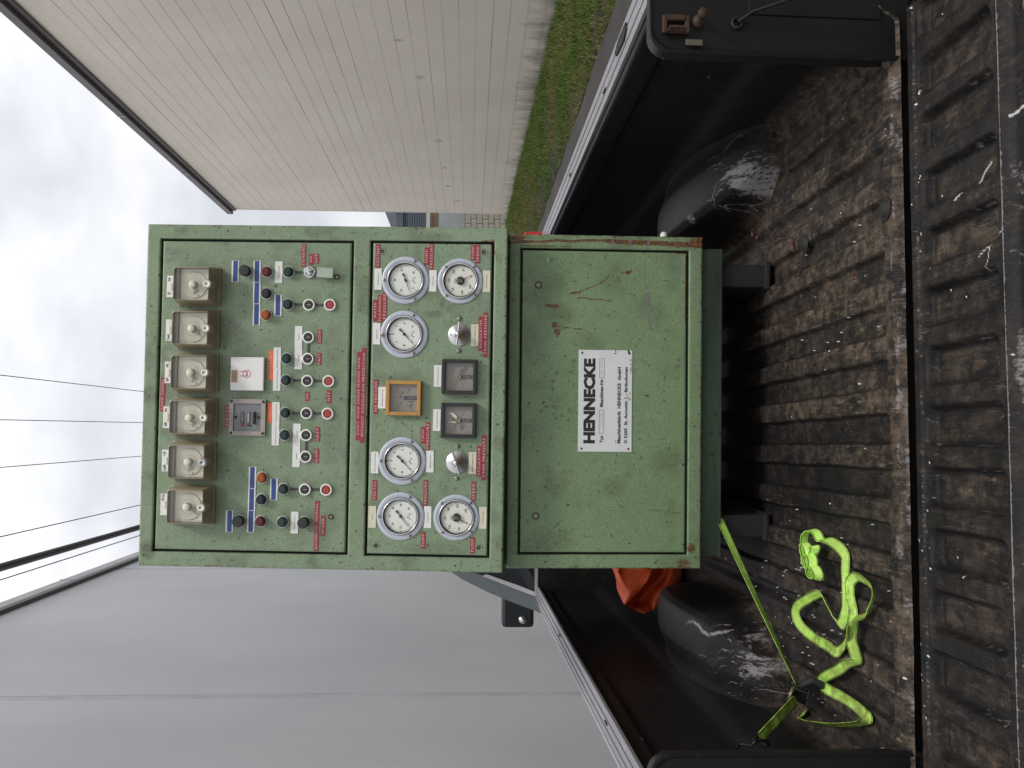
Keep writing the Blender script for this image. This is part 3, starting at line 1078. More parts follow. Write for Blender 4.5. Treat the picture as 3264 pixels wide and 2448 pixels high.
def pickup():
    root, inv = truck_empty('pickup_truck', (.1, 2.6, FZ - .3), 'pickup truck with black lined load bed, tailgate dropped open', 'pickup truck')
    P = lambda n, me: link(n, me, root, inv)
    XL, XR = -.59, .785
    # ---- floor
    xs = np.arange(XL - .01, XR + .012, .0032)
    ys = np.concatenate([np.arange(1.465, 2.35, .0032), np.arange(2.35, 3.86, .012)])
    X, Y = np.meshgrid(xs, ys, indexing='ij')
    u = ((X - .042) / .0975 + .5) % 1.0 - .5
    groove = sstep(.300, .232, np.abs(u + .018 * np.sin(Y * 21 + X * 30)))
    wig = .010 * (vnoise(X * 6, Y * 2, 9) - .5)
    ends = sstep(1.507, 1.530, Y + wig)
    side = sstep(-.545, -.52, X) * sstep(.745, .72, X)
    Z = FZ - .0145 * groove * ends * side
    under = sstep(1.955, 1.985, Y) * np.maximum(sstep(.535, .56, X), sstep(-.335, -.36, X))
    Z += .0145 * groove * ends * side * under
    Z += .0035 * (fbm(X * 9, Y * 3, 4) - .5)
    Z -= .012 * sstep(1.478, 1.465, Y)                      # rolled rear lip
    Z += .035 * sstep(-.565, -.60, X) ** 2 + .035 * sstep(.76, .795, X) ** 2
    for bx_, by_ in ((.462, 1.879), (.438, 1.51)):
        d = np.hypot(X - bx_, Y - by_)
        Z -= .004 * sstep(.026, .020, d)
    r_ = np.clip(.72 + 1.9 * (fbm(X * 9, Y * 2.6, 8) - .47), .05, 1.2) * (1 - .66 * groove * ends * (.55 + .9 * (fbm(X * 5, Y * 5, 81) - .3)))  # grooves get less dirt colour, which paints their shade
    crack = np.exp(-((np.abs(u) - .262) / .030) ** 2) * ends * side       # painted shade: dirt colour thinned in the groove corners so they go black
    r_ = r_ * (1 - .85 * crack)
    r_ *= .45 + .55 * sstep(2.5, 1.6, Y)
    rightside = sstep(.05, .6, X)
    r_ = np.clip(r_ + .40 * rightside, 0, 1.25)
    edge = np.exp(-((np.abs(u) - .312) / .022) ** 2) * ends * side
    for (bx_, by_, sx_, sy_) in ((.12, 1.60, .035, .10), (.20, 1.56, .02, .09), (.33, 1.75, .05, .12), (.45, 1.62, .05, .08), (.60, 1.62, .05, .08), (.28, 1.54, .04, .04)):
        r_ = np.clip(r_ + .55 * np.exp(-(((X - bx_) / sx_) ** 2 + ((Y - by_) / sy_) ** 2)), 0, 1.45)
    g_ = .42 * np.clip(edge, 0, 1) * np.clip((fbm(X * 30, Y * 9, 13) - .36) * 4, 0, 1)
    lip = sstep(1.500, 1.488, Y + .024 * (fbm(X * 22, Y * 22, 31) - .5))
    g_ = np.maximum(g_, lip * np.clip(.12 + 1.3 * (fbm(X * 26, Y * 90, 17) - .42), 0, .46))
    r_ = np.clip(r_ + lip * .8, 0, 1.3)
    g_ = np.maximum(g_, scratch_field(X, Y, 190, .22, .50, 5))
    g_ = np.maximum(g_, .45 * scratch_field(X, Y, 120, .5, .9, 6, ang=math.pi / 2, lr=(.05, .3)))
    b_ = specks(X, Y, 130, 3, .0009, .002) * (fbm(X * 4, Y * 4, 77) > .42)
    sub = (X < -.25) & (Y > 1.8)
    b_ = np.maximum(b_, specks(X, Y, 500, 14, .0008, .0016) * sub * (fbm(X * 16, Y * 16, 5) > .5))
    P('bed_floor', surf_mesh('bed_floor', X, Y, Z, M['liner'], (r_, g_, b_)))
    # recessed washers of the drain / fixing bolts
    for bx_, by_ in ((.462, 1.879), (.438, 1.51)):
        w = MB().lathe([(.021, FZ - .0005), (.019, FZ + .001), (.0155, FZ - .0015), (.015, FZ + .002), (.012, FZ + .0045), (.004, FZ + .005), (.0005, FZ + .005)], 22, bx_, by_, 'z')
        P('floor_bolt', w.mesh('floor_bolt', M['foot']))

    # ---- side walls of the liner (profile x offset outwards, z)
    prof = [(-.045, -.762), (-.022, -.757), (-.008, -.742), (0, -.715), (.001, -.66), (.003, -.632), (.008, -.614), (.018, -.598), (.024, -.588),
            (.027, -.574), (.029, -.53), (.031, -.47), (.033, -.425), (.031, -.408), (.024, -.402), (.021, -.396), (.020, -.350), (.024, -.343), (.036, -.341)]
    yw = np.concatenate([np.arange(1.53, 2.9, .008), np.arange(2.9, 3.87, .03)])
    pf = []
    for (a, b) in zip(prof[:-1], prof[1:]):
        n = max(2, int(math.hypot(b[0] - a[0], b[1] - a[1]) / .006))
        for k in range(n):
            pf.append((a[0] + (b[0] - a[0]) * k / n, a[1] + (b[1] - a[1]) * k / n))
    pf.append(prof[-1])
    pf = np.array(pf)
    for side_, x_ in (('r', XR), ('l', XL)):
        sg = 1 if side_ == 'r' else -1
        S, Yw = np.meshgrid(np.arange(len(pf)), yw, indexing='ij')
        dx, zz = pf[S, 0], np.minimum(pf[S, 1], -.341 if sg > 0 else -.357)
        bow = .012 * (fbm(Yw * 2.3, zz * 3, 50 if sg > 0 else 51) - .5)
        dx = dx + bow
        # vertical swages between the ribs of the wall, above the ledge
        Xw = x_ + sg * dx
        q = np.clip((-.70 - zz) * 14, 0, 1) * .8
        r2 = np.clip(q + .04, 0, 1)
        g2 = .5 * scratch_field_uv(zz, Yw, 70, 60 if sg > 0 else 61)
        b2 = np.zeros_like(g2)
        me = surf_mesh('side_wall', Xw, Yw, zz, M['liner'], (r2, g2, b2), flip=(sg > 0))
        o = P('bed_side_wall', me)
    # ---- front bulkhead of the liner
    xs2 = np.linspace(XL - .05, XR + .05, 120)
    zs2 = np.linspace(-.765, -.352, 50)
    X3, Z3 = np.meshgrid(xs2, zs2, indexing='ij')
    Y3 = 3.83 + .012 * sstep(.2, .3, np.abs((X3 / .23) % 1 - .5)) * sstep(-.74, -.70, Z3) * sstep(-.40, -.43, Z3)
    g3 = scratch_field(X3, Z3, 40, .4, .9, 71, lr=(.01, .05))
    P('bulkhead', surf_mesh('bulkhead', X3, Y3, Z3, M['liner'], (X3 * 0 + .1, g3, X3 * 0)))
    P('bulkhead_cap', MB().box(XL - .05, XR + .05, 3.825, 3.875, -.352, -.340, .003).mesh('bulkhead_cap', M['rail']))

    # ---- wheel arches
    for sg, x_ in ((1, XR), (-1, XL)):
        na, nb = 240, 150
        s = np.linspace(-1, 1, na)
        th = np.linspace(0, 1, nb)
        S, T = np.meshgrid(s, th, indexing='ij')
        yc, hl = 2.43, .43
        yy = yc + hl * S
        H = .180 * np.power(np.clip(1 - np.abs(S) ** 2.1, 0, 1), .52)
        wdt = .185 * np.power(np.clip(1 - .55 * np.abs(S) ** 4, 0, 1), 1.0)
        # cross section: wall side -> top -> rounded shoulder -> inner side -> floor flare
        cs = np.array([(-.03, .86), (.02, .88), (.05, .95), (.075, .995), (.10, 1.0), (.140, .995), (.168, .965), (.184, .88), (.192, .70), (.198, .40), (.206, .15), (.228, -.01)])
        # smooth resample
        tt = np.linspace(0, 1, len(cs))
        from numpy import interp
        cw = interp(th, tt, cs[:, 0])
        ch = interp(th, tt, cs[:, 1])
        ker = np.ones(7) / 7
        cw = np.convolve(np.pad(cw, 3, 'edge'), ker, 'valid')
        ch = np.convolve(np.pad(ch, 3, 'edge'), ker, 'valid')
        CW, CH = np.meshgrid(s * 0, cw, indexing='ij')[1], np.meshgrid(s * 0, ch, indexing='ij')[1]
        CW = CW * (wdt / .185)
        xx = x_ - sg * CW
        zz = FZ - .018 + (H + .016) * CH
        r4 = np.clip(.10 + 1.2 * sstep(-.70, -.76, zz), 0, 1)
        # scuffed near end and worn ridge
        g4 = np.zeros_like(xx)
        streak = fbm(xx * 60, yy * 26, 140) * .55 + fbm(xx * 150, yy * 30, 141) * .6
        if sg > 0:
            core = np.exp(-(((xx - .665) / .062) ** 2 + ((yy - 2.055) / .060) ** 2) ** 1.3)
            g4 = np.clip(core * (.35 + 1.5 * (streak - .42)), 0, .95)
            g4 = np.maximum(g4, .40 * np.exp(-(((xx - .645 - .01 * np.sin(yy * 40)) / .006) ** 2 + ((yy - 2.16) / .10) ** 2)) * (fbm(xx * 30, yy * 40, 5) > .40))
            g4 = np.maximum(g4, .55 * np.exp(-(((xx - .615) / .018) ** 2 + ((yy - 2.26) / .035) ** 2)))
        else:
            core = np.exp(-(((xx + .495) / .060) ** 2 + ((yy - 2.04) / .050) ** 2) ** 1.3)
            g4 = np.clip(core * (.22 + 1.7 * (streak - .42)), 0, .8)
            wob = .010 * np.sin(yy * 50) + .012 * (fbm(yy * 30, xx * 0, 8) - .5)
            g4 = np.maximum(g4, .66 * np.exp(-(((xx + .445 + wob) / .007) ** 2 + ((yy - 2.17) / .13) ** 4)) * (fbm(xx * 40, yy * 50, 6) > .34))
        sc = np.zeros_like(xx)
        rr4 = random.Random(70 + sg)
        for _ in range(60):
            cx, cy = (rr4.gauss(.665, .05) if sg > 0 else rr4.gauss(-.49, .05)), rr4.gauss(2.07, .06)
            a = rr4.gauss(math.pi / 2, .5)
            l_ = rr4.uniform(.01, .06)
            stroke(sc, xx, yy, [(cx, cy), (cx + math.cos(a) * l_ * .5, cy + math.sin(a) * l_ * .5), (cx + math.cos(a + .3) * l_, cy + math.sin(a + .3) * l_)], .0016, rr4.uniform(.35, .6))
        g4 = np.maximum(g4, sc)
        b4 = np.zeros_like(xx)
        me = surf_mesh('wheel_arch', xx, yy, zz, M['liner'], (r4, g4, b4), flip=(sg < 0))
        P('wheel_arch', me)

    # ---- rear posts with rounded top corner, latch gear on the right one
    for sg, xi in ((1, .700), (-1, -.505)):
        xo = xi + sg * .145
        def outline(y):
            tp = -.325
            r = .038
            pts = [(xi + sg * .004, FZ - .03), (xi, FZ + .01), (xi, tp - r)]
            for k in range(1, 8):
                a = math.pi / 2 * k / 8
                pts.append((xi + sg * (r - r * math.cos(a)), tp - r + r * math.sin(a)))
            pts += [(xi + sg * r, tp), (xo, tp), (xo, FZ - .03)]
            return pts
        pts = outline(0)
        n = len(pts)
        ring = []
        for (yy, grow) in ((1.470, .006), (1.466, 0), (1.470, -.004), (1.50, -.006), (1.545, -.016), (1.553, -.020)):
            ring.append([(p[0] - sg * 0 + (-sg * grow if i < n - 2 else 0), yy, p[1] + (grow * .5 if 2 < i < n - 1 else 0)) for i, p in enumerate(pts)])
        vs = [q for rg in ring for q in rg]
        fs = []
        for a in range(len(ring) - 1):
            for k in range(n - 1):
                fs.append((a * n + k, a * n + k + 1, (a + 1) * n + k + 1, (a + 1) * n + k))
        mb = MB().add(vs, fs, True)
        me = mb.mesh('rear_post', M['liner'])
        set_attr(me, np.tile([.06, .16, 0], (len(me.vertices), 1)))
        P('rear_post', me)
        # painted steel face of the post, facing the tailgate
        f = MB().prism([(p[0] + sg * .003, p[1] - .002) for p in pts], 1.471, 1.474)
        f.box(min(xi + sg * .070, xi + sg * .135), max(xi + sg * .070, xi + sg * .135), 1.468, 1.471, FZ + .02, -.50, .0012)
        P('post_face', f.mesh('post_face', M['webbing_black']))
        P('quarter_panel_end', MB().box(min(xo, xo + sg * .06), max(xo, xo + sg * .06), 1.455, 1.60, -1.02, -.34, .006).mesh('quarter_panel_end', M['silver_body']))
    x0 = .755
    P('latch_striker', MB().box(.728, .760, 1.462, 1.470, -.392, -.384, .002).box(.728, .760, 1.462, 1.470, -.352, -.344, .002).box(.750, .760, 1.460, 1.470, -.3835, -.3525, .002).box(.729, .733, 1.445, 1.469, -.383, -.353, .001).mesh('latch_striker', M['rust']))
    P('latch_bolt', MB().lathe([(.010, 1.470), (.010, 1.462), (.0055, 1.462), (.0055, 1.440), (.008, 1.440), (.008, 1.432), (.0005, 1.432)], 12, .752, -.408).mesh('latch_bolt', M['rust']))
    P('grommet', MB().lathe([(.011, 1.470), (.011, 1.464), (.007, 1.464), (.006, 1.470)], 16, .752, -.478).mesh('grommet', M['foot']))
    P('stay_cable', MB().tube([(.752, 1.462, -.478), (.765, 1.45, -.50), (.78, 1.43, -.56), (.80, 1.40, -.64)], .0032).mesh('stay_cable', M['webbing_black']))
    sp = MB()
    for k in range(13):
        xx = .7055 + .0022 * k
        zz = -.3845 - .0022 * k * .55
        sp.box(.7060, .7160, 1.4605, 1.4640, -.386 - k * .0023, -.3846 - k * .0023)
    P('ribbed_tag', sp.mesh('ribbed_tag', M['screw']))

    # ---- rails along the top of the bed
    for sg, xi, xo, zt in ((1, .818, .903, -.333), (-1, -.598, -.668, -.349)):
        w = abs(xo - xi)
        sgn = 1 if xo > xi else -1
        pr = [(0, -.007), (0, 0), (.014, .002), (.016, .002), (.0165, -.003), (.0215, -.003), (.022, .002), (w * .52, .003), (w * .52 + .0005, -.003), (w * .52 + .005, -.003),
              (w * .52 + .006, .003), (w * .86, .002), (w * .86 + .001, -.003), (w * .86 + .005, -.003), (w * .86 + .006, .001), (w, -.002), (w, -.03), (w - .004, -.14)]
        y_near, y_far = 1.46, 3.92
        ysr = [y_near, y_far]
        vs = [(xi + sgn * a, y, zt + b) for y in ysr for a, b in pr]
        n = len(pr)
        fs = [(k, k + 1, n + k + 1, n + k) for k in range(n - 1)]
        P('bed_rail', MB().add(vs, fs).mesh('bed_rail', M['rail']))
        # dark slots in the rail
        for yy in ((1.98, 2.62) if sg > 0 else (2.02, 2.95)):
            P('rail_slot', MB().box(min(xi + sgn * .024, xi + sgn * .028), max(xi + sgn * .024, xi + sgn * .028), yy, yy + .030, zt + .0022, zt + .0052).mesh('rail_slot', M['gap']))
    P('stake_pocket', MB().prism([(.846, 1.745), (.858, 1.715), (.874, 1.72), (.876, 1.80), (.866, 1.845), (.852, 1.83)], -.3290, -.3265, 'xy').mesh('stake_pocket', M['gap']))
    # ---- outer bed sides, lower body, wheels
    for sg, xo in ((1, .905), (-1, -.670)):
        xa, xb = sorted((xo, xo + sg * .035))
        P('bed_outer_side', MB().box(xa, xb, 1.46, 5.4, -1.16, -.36, .012).mesh('bed_outer_side', M['silver_body']))
        for yy in (2.35, 5.6):
            xc = xo - sg * .09
            wprof = [(.20, -.10), (.31, -.10), (.35, -.07), (.355, 0), (.35, .07), (.31, .10), (.20, .10)]
            wme = MB().lathe([(a, b + xc) for a, b in wprof], 36, yy, -1.22, 'x')
            wh = P('wheel', wme.mesh('wheel', M['rubber']))
            rim = MB().lathe([(.0005, xc + sg * .03), (.06, xc + sg * .04), (.19, xc + sg * .06), (.2, xc + sg * .095)], 30, yy, -1.22, 'x')
            link('rim', rim.mesh('rim', M['chrome']), wh)
    P('underbody', MB().box(-.55, .78, 1.52, 6.2, -1.1, -.80).mesh('underbody', M['rubber']))
    P('rear_bumper', MB().box(-.66, .89, 1.24, 1.38, -1.20, -1.02, .02).mesh('rear_bumper', M['rubber']))
    # body lip under the tailgate gap
    P('rear_sill', MB().box(-.60, .80, 1.448, 1.464, -.90, -.790, .003).mesh('rear_sill', M['webbing_black']))
    P('gap_channel', MB().box(-.60, .80, 1.380, 1.446, -.99, -.90).mesh('gap_channel', M['webbing_black']))
    for xx in (-.45, .62):
        P('hinge', MB().box(xx, xx + .07, 1.405, 1.450, -.81, -.786, .003).mesh('hinge', M['foot']))

    # ---- tailgate, open and level
    xs = np.arange(-.565, .765, .0030)
    ys = np.arange(.955, 1.4235, .0030)
    X, Y = np.meshgrid(xs, ys, indexing='ij')
    u = ((X - .042) / .0975 + .5) % 1.0 - .5
    k_ = np.floor((X - .042) / .0975 + .5)
    hw = .315
    # rounded-rectangle pads
    ax = (np.abs(u) * .0975)
    yb = 1.389 - .006 * np.sin(k_ * 2.1)
    yf = 1.189 + .004 * np.sin(k_ * 1.3)
    cyp, hy = (yb + yf) / 2, (yb - yf) / 2
    rr = .017
    qx = np.maximum(ax - (.0310 - rr), 0)
    qy = np.maximum(np.abs(Y - cyp) - (hy - rr), 0)
    d = np.hypot(qx, qy) - rr
    pad = sstep(.0035, -.0040, d + .0012 * (fbm(X * 60, Y * 60, 2) - .5))
    Z = FZ - .003 - .0190 * pad
    Z += .0022 * (fbm(X * 12, Y * 8, 24) - .5)
    ridge = np.exp(-((Y - 1.171) / .0035) ** 2) * .0035
    Z += ridge - .010 * sstep(1.166, 1.150, Y) - .012 * sstep(1.418, 1.4235, Y) - .03 * sstep(.97, .955, Y)
    step_ = sstep(1.398, 1.402, Y)
    Z += .0035 * step_
    r_ = np.clip(.34 + 1.3 * (fbm(X * 9, Y * 7, 88) - .47) + .38 * pad, 0, 1.1) * (1 - .8 * np.exp(-((d + .005) / .0060) ** 2)) * (1 - .55 * sstep(1.168, 1.15, Y))  # dirt colour cut along the pad walls to paint their shade
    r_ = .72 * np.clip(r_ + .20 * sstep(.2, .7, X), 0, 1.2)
    rim = np.exp(-((d + .001) / .0030) ** 2) * (fbm(X * 24, Y * 24, 19) > .40) * (Y < 1.30)
    g_ = .46 * rim * np.clip((1.33 - Y) * 12, 0, 1)
    g_ = np.maximum(g_, .95 * np.exp(-((Y - 1.1715) / .0022) ** 2) * (.55 + .5 * fbm(X * 9, Y * 3, 7)))
    g_ = np.maximum(g_, .62 * np.exp(-((Y - 1.4005) / .0020) ** 2) * (fbm(X * 25, Y * 3, 17) > .42))
    metal = sstep(1.169, 1.160, Y)
    g_ = np.maximum(g_, metal * np.clip(1.3 * (fbm(X * 14 + 3, Y * 40, 99) - .40), 0, .50))
    g_ = np.maximum(g_, scratch_field(X, Y, 300, .16, .46, 15, lr=(.01, .09)))
    b_ = specks(X, Y, 70, 33, .0008, .0017) * (fbm(X * 5, Y * 5, 71) > .44)
    b_ = np.maximum(b_, specks(X, Y, 900, 34, .0009, .0022) * (np.abs(Y - 1.400) < .018) * (fbm(X * 12, Y * 12, 73) > .46))
    # the long white scores seen on the gate
    for pts, w in (([(.392, 1.293), (.400, 1.270), (.412, 1.250), (.421, 1.243), (.43, 1.226)], .0016), ([(.475, 1.158), (.480, 1.14), (.478, 1.10)], .0022),
                   ([(.29, 1.235), (.296, 1.22), (.302, 1.205), (.318, 1.172)], .0006), ([(.268, 1.222), (.280, 1.212), (.300, 1.206)], .0006)):
        stroke(b_, X, Y, pts, w + .0016, .55)
    me = surf_mesh('tailgate', X, Y, Z, M['liner'], (r_, g_, b_))
    tg = P('tailgate', me)
    link('tailgate_shell', MB().box(-.625, .825, .95, 1.400, -.855, -.803, .01).mesh('tailgate_shell', M['silver_body']), tg)
    for xa in (-.62, .767):
        link('tailgate_edge', MB().box(xa, xa + .053, .96, 1.405, -.802, -.765, .004).mesh('tailgate_edge', M['webbing_black']), tg)

    # ---- cab
    out_l = [(-.742, -.40), (-.719, -.361), (-.690, -.28), (-.659, -.200), (-.632, -.135), (-.601, -.071), (-.577, -.022), (-.548, .022), (-.50, .062), (-.42, .088), (-.25, .105)]
    out_r = [(.20 - x, z) for x, z in out_l][::-1]
    poly = out_l + out_r
    cab = MB().prism(poly, 3.90, 5.35)
    cab.box(-.76, .96, 3.92, 6.9, -1.15, -.402, .03)
    P('cab', cab.mesh('cab', M['body_grey']))
    win = [(-.630, -.362), (-.604, -.29), (-.579, -.221), (-.553, -.142), (-.525, -.06), (-.49, -.005), (-.42, .022), (-.25, .035)]
    win = win + [(.20 - x, z) for x, z in win][::-1]
    P('rear_window_seal', MB().prism([((x - .1) * 1.022 + .1, z + .006) for x, z in win], 3.890, 3.8995).mesh('rear_window_seal', M['rubber']))
    P('rear_window', MB().prism(win, 3.884, 3.889).mesh('rear_window', M['black_glass']))
    # far side window pillar trim seen as a paler band inside the pillar
    band = MB().prism([(-.632, -.352), (-.600, -.27), (-.578, -.205), (-.552, -.13), (-.560, -.11), (-.590, -.19), (-.622, -.275), (-.650, -.352)], 3.876, 3.883)
    P('pillar_trim', band.mesh('pillar_trim', M['flash_light']))
    P('cab_lower_trim', MB().box(-.60, .80, 3.876, 3.892, -.362, -.343, .002).mesh('cab_lower_trim', M['flash_light']))
    # door mirror
    mr = MB().box(-.99, -.76, 4.90, 5.02, -.428, -.252, .022)
    mo = P('door_mirror', mr.mesh('door_mirror', M['black_plastic']))
    link('mirror_glass', MB().box(-.978, -.80, 4.893, 4.8985, -.412, -.266, .002).mesh('mirror_glass', M['black_glass']), mo)
    link('spot_mirror', MB().lathe([(.0005, 4.878), (.010, 4.879), (.018, 4.883), (.023, 4.889), (.024, 4.892)], 28, -.944, -.366).mesh('spot_mirror', M['chrome']), mo)


def scratch_field_uv(U, V, n, seed):
    """random thin marks for surfaces given by two running coordinates"""
    Mk = np.zeros_like(U)
    r = random.Random(seed)
    for _ in range(n):
        cu, cv = r.uniform(U.min(), U.max()), r.uniform(V.min(), 2.9)
        a = r.uniform(0, math.pi)
        l_ = r.uniform(.008, .05)
        sel = (np.abs(U - cu) < .06) & (np.abs(V - cv) < .06)
        if not sel.any(): continue
        ii, jj = np.nonzero(sel)
        s = (slice(ii.min(), ii.max() + 1), slice(jj.min(), jj.max() + 1))
        sub = Mk[s]
        stroke(sub, U[s], V[s], [(cu, cv), (cu + math.cos(a) * l_, cv + math.sin(a) * l_)], .0022, r.uniform(.5, 1))
    return Mk


pickup()

# ================================================================== CONTROL CABINET
OU = Vector((.0703, 2.0279, -.0817))
OL = Vector((.0682, 2.0896, -.5592))
UPW = Matrix.Translation(OU) @ rz(-1.17) @ rx(-4.0) @ ry(.53)
LOW = Matrix.Translation(OL) @ rz(-2.07) @ rx(-.12) @ ry(.16)
ROOTW = LOW @ tr(0, .22, -.178)
CAB = bpy.data.objects.new('control_cabinet', None)
COL.objects.link(CAB)
CAB.matrix_basis = ROOTW
tag(CAB, 'green machine control cabinet with dials, lamps and buttons standing in the pickup bed', 'control cabinet')
UPM = ROOTW.inverted() @ UPW
LOM = ROOTW.inverted() @ LOW
mm = .001


def up(name, me, x=0, z=0, y=0, rot=None):
    m = UPM @ tr(x * mm, y * mm, z * mm)
    if rot is not None: m = m @ ry(rot)
    return link(name, me, CAB, m)


def lo(name, me, x=0, z=0, y=0):
    return link(name, me, CAB, LOM @ tr(x * mm, y * mm, z * mm))


def wear_frame_up(X, Z):
    r = np.zeros_like(X); g = np.zeros_like(X); b = np.zeros_like(X)
    blob(g, X, Z, -362, 826, 26, 20, .75)
    blob(g, X, Z, 60, 838, 9, 7, .5)
    blob(g, X, Z, -150, 330, 60, 18, .35)
    blob(g, X, Z, 376, 180, 14, 60, .45)
    g = np.maximum(g, .5 * np.clip((fbm(X / 55, Z / 55, 3) - .60) * 6, 0, 1))
    g = np.maximum(g, .55 * np.clip((fbm(X / 16, Z / 16, 4) - .70) * 9, 0, 1))
    edge = np.minimum.reduce([np.abs(X - 400), np.abs(X + 400), np.abs(Z), np.abs(Z - 847.6)])
    r = np.maximum(r, .42 * (edge < 5) * (fbm(X / 14, Z / 14, 9) > .55))
    stroke(r, X, Z, [(366, 60), (370, 33), (340, 30)], 5, .55)
    return r, g, b


def wear_door_up(X, Z):
    r = np.zeros_like(X); g = np.zeros_like(X); b = np.zeros_like(X)
    # darker blotches round the pushbuttons and under the timers
    for x in (290, 214, 138, 88, 36, -40, -90, -140, -216, -292):
        for z in (461, 412, 511):
            blob(g, X, Z, x + 4, z - 8, 30, 26, .30)
    for x in (253, 152, 50, -52, -154, -256):
        blob(g, X, Z, x, 660, 50, 20, .45)
        blob(g, X, Z, x, 725, 56, 60, .35)
    blob(g, X, Z, 60, 520, 160, 60, .22)
    blob(g, X, Z, -60, 400, 120, 30, .30)
    blob(g, X, Z, 342, 472, 16, 12, .35)
    stroke(g, X, Z, [(345, 800), (338, 805), (342, 792)], 2, .6)
    stroke(g, X, Z, [(-152, 808), (-175, 805)], 2, .8)
    g = np.maximum(g, .40 * np.clip((fbm(X / 42, Z / 60, 33) - .52) * 5, 0, 1))
    g = np.maximum(g, .7 * np.clip((fbm(X / 9, Z / 9, 34) - .74) * 12, 0, 1))
    r = np.maximum(r, .5 * np.clip((fbm(X / 9, Z / 9, 44) - .78) * 12, 0, 1))
    return r, g, b


def wear_instr(X, Z):
    r = np.zeros_like(X); g = np.zeros_like(X); b = np.zeros_like(X)
    blob(g, X, Z, 196, 170, 10, 26, .55)
    blob(g, X, Z, 224, 150, 18, 9, .6)
    blob(g, X, Z, 210, 60, 40, 30, .25)
    blob(g, X, Z, -62, 72, 14, 10, .5)
    blob(g, X, Z, -350, 150, 20, 90, .35)
    stroke(g, X, Z, [(-330, 290), (-345, 250), (-352, 200)], 1.5, .5)
    stroke(r, X, Z, [(300, 34), (355, 34), (364, 40), (364, 60)], 4, .6)
    g = np.maximum(g, .40 * np.clip((fbm(X / 42, Z / 42, 53) - .54) * 5, 0, 1))
    g = np.maximum(g, .75 * np.clip((fbm(X / 9, Z / 9, 54) - .73) * 12, 0, 1))
    return r, g, b


def wear_frame_lo(X, Z):
    r = np.zeros_like(X); g = np.zeros_like(X); b = np.zeros_like(X)
    # long rust crack down the right stile
    stroke(r, X, Z, [(380, 466), (381, 440), (383, 386), (387, 350), (385, 325), (388, 270), (387, 221), (385, 177), (384, 133), (383, 60), (382, 2)], 4, .95)
    stroke(r, X, Z, [(387, 230), (385, 177), (384, 133), (383, 60), (382, 2)], 9, .62)
    stroke(r, X, Z, [(374, 467), (372, 400), (371, 347), (372, 318)], 1.6, .8)
    blob(r, X, Z, 391, 446, 8, 26, .65)
    blob(r, X, Z, 352, 3, 60, 12, .35)
    blob(r, X, Z, 386, 12, 16, 26, .75)
    blob(r, X, Z, 380, 60, 14, 60, .42)
    blob(r, X, Z, -388, 42, 18, 22, .52)
    blob(r, X, Z, -352, 22, 16, 14, .60)
    blob(g, X, Z, -388, 60, 30, 50, .35)
    for zz in (133, 177, 221):
        stroke(b, X, Z, [(398, zz), (366, zz - 2)], 3.4, .8)
    g = np.maximum(g, .45 * np.clip((fbm(X / 50, Z / 50, 63) - .52) * 5, 0, 1))
    g = np.maximum(g, .7 * np.clip((fbm(X / 10, Z / 10, 64) - .70) * 12, 0, 1))
    g = np.maximum(g, .20 * np.clip((34 - Z) / 30, 0, 1))
    edge = np.minimum.reduce([np.abs(X - 400), np.abs(X + 400), np.abs(Z)])
    r = np.maximum(r, .50 * (edge < 4) * (fbm(X / 14, Z / 14, 9) > .45))
    return r, g, b


